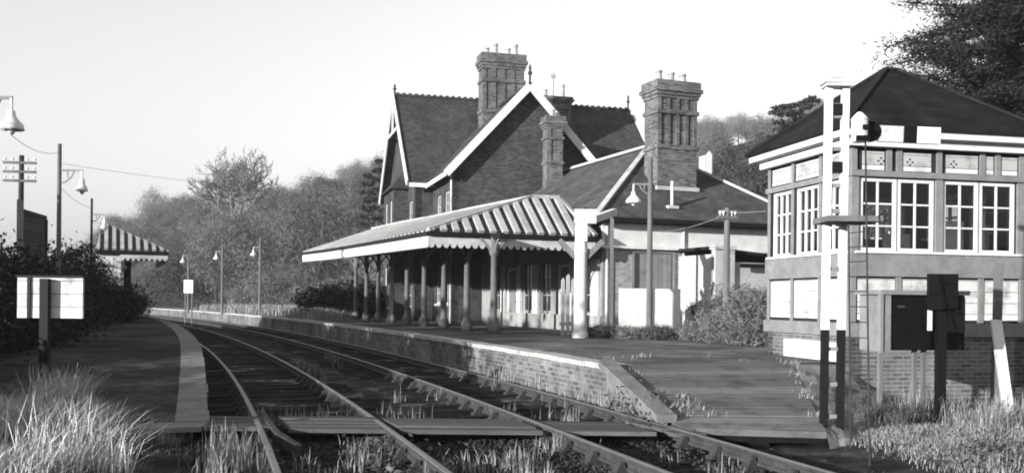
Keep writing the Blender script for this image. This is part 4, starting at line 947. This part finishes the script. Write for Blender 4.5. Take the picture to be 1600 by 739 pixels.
# little white house far off on the right hill
fh = thing('hill_cottage', 'tiny white cottage on the wooded hill right of the ornate chimney', 'house', (*W(1101,470,88)[:2], W(1101,252,88).z), .3); fh.scale = (.55,.55,.6)
mb = MB(); mb.wall((-.5,-.5),(1,0),1.4,-2.5,1.0,[],.1); mb.wall((-.5,1.5),(0,-1),2,-2.5,1,[],.1); mb.wall((.9,-.5),(0,1),2,-2.5,1,[],.1); mb.wall((.9,1.5),(-1,0),1.4,-2.5,1,[],.1); mb.poly([(-.5,-.5,1),(.9,-.5,1),(.2,-.5,1.7)]); mb.build('wall', 'white', fh)
mb = MB(); mb.slab([(-.65,-.6,.9),(.2,-.6,1.75),(.2,1.6,1.75),(-.65,1.6,.9)], .06); mb.slab([(.2,-.6,1.75),(1.05,-.6,.9),(1.05,1.6,.9),(.2,1.6,1.75)], .06); mb.build('roof', 'slate', fh)

# hedge behind the left platform: separate shrubs along the fence line; the nearest stand out of frame and shade the line
def shrub(name, lab, x, y, z, w, h, n, mat, size, seed, group=None, asp=1.7, stems=6, dp=None):
    rg = np.random.default_rng(seed); r_ = random.Random(seed); t = thing(name, lab, 'shrub', (x,y,z), 0, group); mb = MB()
    for i in range(stems):
        a = r_.uniform(0,6.28); e = Vector((math.cos(a)*w*.6, math.sin(a)*w*.6, h*r_.uniform(.6,.9))); mb.tube([(0,0,-.2), (e.x*.4,e.y*.4,e.z*.6), e], [.05,.035,.012], 5)
    mb.build('stem', 'bark', t)
    C = clumps((0,0,h*.5), (w,dp or w,h*.52), max(8,int(n/45)), 45, w*.17, rg, .35); C = C[C[:,2] > .02]
    quads('foliage', leaves(C, size, asp, 0, rg), mat, t); return t
hp = None
for i in range(17):
    s = 13.6 + i*1.9; x, y, t = line(s, -7.4 + .3*math.sin(i*2.1)); h = [3.3,3.3,3.2,3.2,3.1,3.1,3.2,3.1,3.5,3.3,3.2,3.0,3.0,2.9,2.8,2.7,2.6][i]
    lab = 'dark dense shrub in the hedge behind the left platform'
    if hp is None: hp = o = shrub('hedge_shrub', lab, x, y, .1, 1.6, 3.2, 17000, 'hedge', .06, 61, 'hedge shrubs behind the left platform')
    else: o = copy_tree(hp)
    o.location = (x, y, float(ground_z(x, y))-.1); o.rotation_euler = (0,0,i*1.9); o.scale = (1.0, 1.0, (h-.3)/3.3)
for i, (px, d, w, h) in enumerate(((148,37.2,1.7,2.0),(172,39.5,1.1,1.6),(190,50,1.3,1.4),(112,35,1.7,3.1))):
    v = W(px,470,d); shrub('rose_bush', ['dark bush at the foot of the left shelter wall','small dark bush at the shelter column','loose dark bush beyond the shelter column','tall dark bush between lamp pole and shelter'][i], v.x, v.y, .4, w, h, 11000, 'hedge', .065, 80+i, 'bushes by the left shelter')
lw = None  # unseen low bushes, added to shade the near end of the left platform
for i, (x, y, h) in enumerate(((-8.6,8.4,1.4),(-9.1,10.2,1.3),(-9.7,12.0,1.1),(-10.2,14.0,1.2))):
    if lw is None: lw = o = shrub('shade_bush', 'unseen low bush added on the left to shade the platform', x, y, 0, 1.1, 1.5, 3600, 'hedge', .11, 71, 'added shade bushes left of the line')
    else: o = copy_tree(lw)
    o.location = (x, y, float(ground_z(x, y))); o.rotation_euler = (0,0,i*1.9)
# tall trees out of frame on the left, whose shade lies over the tracks
st = None
for i, (s, q, h) in enumerate(((12,-15,5.9),(18,-15,5.6),(24,-15,5.8),(31,-16,5.8))):
    x, y, t = line(s, q)
    if st is None:
        st = o = thing('ash_tree', 'tall ivy-covered tree off to the left beyond the hedge', 'tree', (x,y,.4), 0, 'tall trees left of the line'); mb = MB(); mb.tube([(0,0,-.5),(0,0,4),(.2,.1,8)], [.28,.2,.06], 8); mb.build('trunk', 'bark', o)
        quads('crown', leaves(clumps((0,0,5.2), (2.9,2.9,4.0), 150, 48, .5, np.random.default_rng(9), .3), .26, 1.6), 'hedge', o)
    else: o = copy_tree(st)
    o.location = (x, y, .3); o.scale = (1,1,h/9.2); o.rotation_euler = (0,0,i*1.3)
# shrubs by the station end and along the far bank
k = 0
for px, d, w, h, mat, lab in ((945,27.5,.5,.38,'weed','low dark weedy bush at the foot of the thick white post'), (985,27,.5,.36,'bushy','pale dry bush before the low white wall, left part'), (1028,26.5,.5,.4,'weed','leafy bush before the low white wall, right part'),
        (1092,26,.5,.55,'bushy','dry bush at the pale end pier of the lavatory block'), (1140,24.5,.8,1.05,'bushy','big dry bush around the stubby grey pole'), (1178,23.4,.8,1.5,'bushy','tall dry bush touching the signal box corner'), (1110,28.5,.7,1.2,'weed','dark leafy bush behind the stubby grey pole'), (1165,26,1.0,1.6,'weed','dark bush under the small white-framed window')):
    v = W(px,470,d); shrub('wild_bush', lab, v.x, v.y, PH-.1, w, h, 8000, mat, .017, 200+k, 'bushes around the station end', 14, 12); k += 1
v = W(530,470,60)
for i in range(4):
    v = W(505+i*30,470,58-i*1.5); shrub('laurel_bush', ['leftmost dark clipped bush past the far canopy end','second dark bush from the left past the far canopy end','third dark bush past the far canopy end, under its valance','dark bush nearest the house past the far canopy end'][i], v.x, v.y, PH-.05, 1.7, 2.0, 2600, 'hedge', .16, 300+i, 'dark bushes past the canopy')

# ------------------------------------------------------------------ grass and weeds
def stuff(name, V, mat):
    o = quads(name, V, mat); o['kind'] = 'stuff'; return o
def scatter(n, pxr, dr, cond=None, clump=0, spread=.12, power=1.0):
    out = []
    while len(out) < n:
        d = dr[0] + (dr[1]-dr[0])*RNG.random()**power; x = (RNG.uniform(*pxr)-800)/1500*d
        if cond is not None and not cond(x, d): continue
        if clump:
            m = RNG.integers(max(2,clump//2), clump*2); out += [(x+a, d+b) for a, b in RNG.normal(size=(m,2))*spread]
        else: out.append((x, d))
    a = np.array(out[:n]); return np.concatenate([a, ground_z(a[:,0], a[:,1])[:,None]-.02], 1)
fore = lambda x, d: qof(x, d) < -3.5
tuft = lambda x, d: fore(x, d) and wob(x, d, 1.1) > -.15
gk = lambda p: blades(p[0], *p[1:4], dirx=p[4])
mound = scatter(12000, (-250,200), (11.3,13.0), lambda x,d: fore(x,d) and wob(x,d,1.1) > -.5, 60, .16)
stuff('dry_grass', np.concatenate([blades(mound, .3, 1.0, .006, dirx=(.5,-.1)), blades(scatter(900, (60,120), (12.2,12.9), fore, 90, .12), .6, .6, .006, dirx=(.6,0)), blades(scatter(700, (180,330), (11.6,12.1), fore, 30, .12), .25, .8, .006, dirx=(.4,0)),
    blades(scatter(800, (-120,190), (8.2,11.2), lambda x,d: fore(x,d) and wob(x,d,1.3) > .1, 22, .07), .6, .7, .008, dirx=(.55,.05)), blades(scatter(1000, (-100,120), (7.6,9.0), tuft, 50, .13), .3, .9, .006, dirx=(.5,0))]), 'dry')
stuff('short_grass', blades(scatter(9000, (-250,330), (7.5,14.2), lambda x,d: qof(x,d) < -3.3 and wob(x,d,1.4) > -.1, 30, .2), .14, 1.0, .007), 'weed')
def band(q0, q1): return lambda x, d: q0 < qof(x, d) < q1
wl = [blades(scatter(150, (395,600), (12.9,13.6), band(-3.1,-.5), 12, .1), .34, .25, .008, dirx=(0,0)), blades(scatter(150, (600,900), (12.9,14.5), band(-1,3), 12, .1), .28, .3, .008, dirx=(0,0)),
      blades(scatter(420, (330,460), (8.6,11.6), band(-3.6,-2.55), 18, .1), .36, .3, .008, dirx=(0,0)), blades(scatter(160, (450,700), (9,11.5), band(-2.3,-.95), 16, .09), .25, .4, .008, dirx=(0,0)),
      blades(scatter(420, (700,880), (8.4,11.4), band(-.8,1.0), 30, .13), .24, .5, .008, dirx=(0,0)), blades(scatter(160, (880,1200), (8.4,11), band(1.0,2.4), 18, .1), .2, .4, .008, dirx=(0,0)),
      blades(scatter(700, (640,1040), (13.5,21), band(2.6,3.05), 16, .1), .42, .3, .009, dirx=(0,0)), blades(scatter(110, (420,900), (14,30), band(-.8,.9), 10, .1), .3, .3, .008, dirx=(0,0))]
stuff('track_weeds', np.concatenate(wl), 'drydim')
stuff('leafy_weeds', leaves(np.concatenate([scatter(1500, (960,1050), (12.6,14.8), band(2.55,3.1), 60, .14) + np.abs(RNG.normal(size=(1500,3)))*np.array([0,0,.22]), scatter(900, (560,700), (8.6,11.5), band(-1.5,-.2), 50, .15) + np.abs(RNG.normal(size=(900,3)))*np.array([0,0,.08])]), .045, 2), 'weed')
bank = lambda x, d: qof(x, d) > 4.6 and not (d > 16.4 and x > 5.3) and not (d > 11.7 and x < 4.4) and not(x < 6.0 and d > 13)
stuff('bank_grass', np.concatenate([blades(scatter(22000, (1330,1750), (7.6,16.6), lambda x,d: bank(x,d) and wob(x,d,1.3) > -.35, 50, .2), .1, .9, .008, dirx=(.2,.0)), blades(scatter(1500, (1380,1700), (13,16.5), bank, 40, .12), .42, .6, .007, dirx=(.3,0)), blades(scatter(900, (1350,1700), (9,14), bank, 30, .1), .22, .7, .007, dirx=(.2,0))]), 'drydim')
o_ = np.array([[1,0,0],[0,1,0],[-1,0,0],[0,-1,0],[0,0,1],[0,0,-1]], float); f_ = [(0,1,4),(1,2,4),(2,3,4),(3,0,4),(1,0,5),(2,1,5),(3,2,5),(0,3,5)]
c_ = scatter(9000, (380,1500), (7.6,13.5), lambda x,d: abs(qof(x,d)) < 3.2, 25, .3); c_[:,2] = -.2 + .02*RNG.random(len(c_))
v_ = c_[:,None,:] + o_[None]*RNG.uniform(.6,1.4,(len(c_),6,3))*RNG.uniform(.012,.032,(len(c_),1,1))*np.array([1,1,.75])
stuff('ballast_stones', np.concatenate([v_[:,list(t),:] for t in f_]), 'stone')
e_ = scatter(3200, (1215,1420), (11.0,16.2), lambda x,d: 4.4 < x < 6.2 and qof(x,d) > 5.6, 30, .13); e_[:,2] += .12
stuff('slope_grass', blades(e_, .16, .9, .007), 'weed')
w_ = []
for i in range(34):
    f = RNG.random(); a = TL.lerp(BL, f) + Vector((RNG.uniform(.15,.6),.05,0)) if i % 2 else TR.lerp(BR, f)
    if i % 5 == 0: a = TL.lerp(TR, f) + Vector((0,RNG.uniform(.1,2.5),0))
    w_ += [(a.x+u, a.y+v, a.z+.005) for u, v in RNG.normal(size=(RNG.integers(4,22),2))*.07]
stuff('ramp_weeds', blades(np.array(w_), .1, .9, .008), 'drydim')
b_ = scatter(5200, (1360,1720), (9,16.4), lambda x,d: bank(x,d) and wob(x+3,d,1.2) > .3, 60, .17); b_[:,2] += np.abs(RNG.normal(size=5200))*.07
stuff('bank_weeds', leaves(b_, .028, 2), 'weed')
g_ = scatter(12000, (120,520), (46,80), lambda x,d: 4.2 < qof(x,d) < 13, 60, .5); g_[:,2] = PH
stuff('far_grass', blades(g_, .55, .5, .03), 'drydim')

# ------------------------------------------------------------------ autumn haze
hm = bpy.data.materials.new('haze'); hm.use_nodes = True; n = hm.node_tree; n.nodes.clear()
o_ = n.nodes.new('ShaderNodeOutputMaterial'); vp = n.nodes.new('ShaderNodeVolumePrincipled'); vp.inputs['Color'].default_value = (.95,.95,.95,1); vp.inputs['Density'].default_value = .0004; vp.inputs['Anisotropy'].default_value = .2
n.links.new(vp.outputs[0], o_.inputs['Volume']); M['haze'] = hm
mb = MB(); mb.box(-420, 320, -60, 420, -3, 70); hz = mb.build('haze', 'haze'); hz['kind'] = 'stuff'
S.cycles.volume_bounces = 1
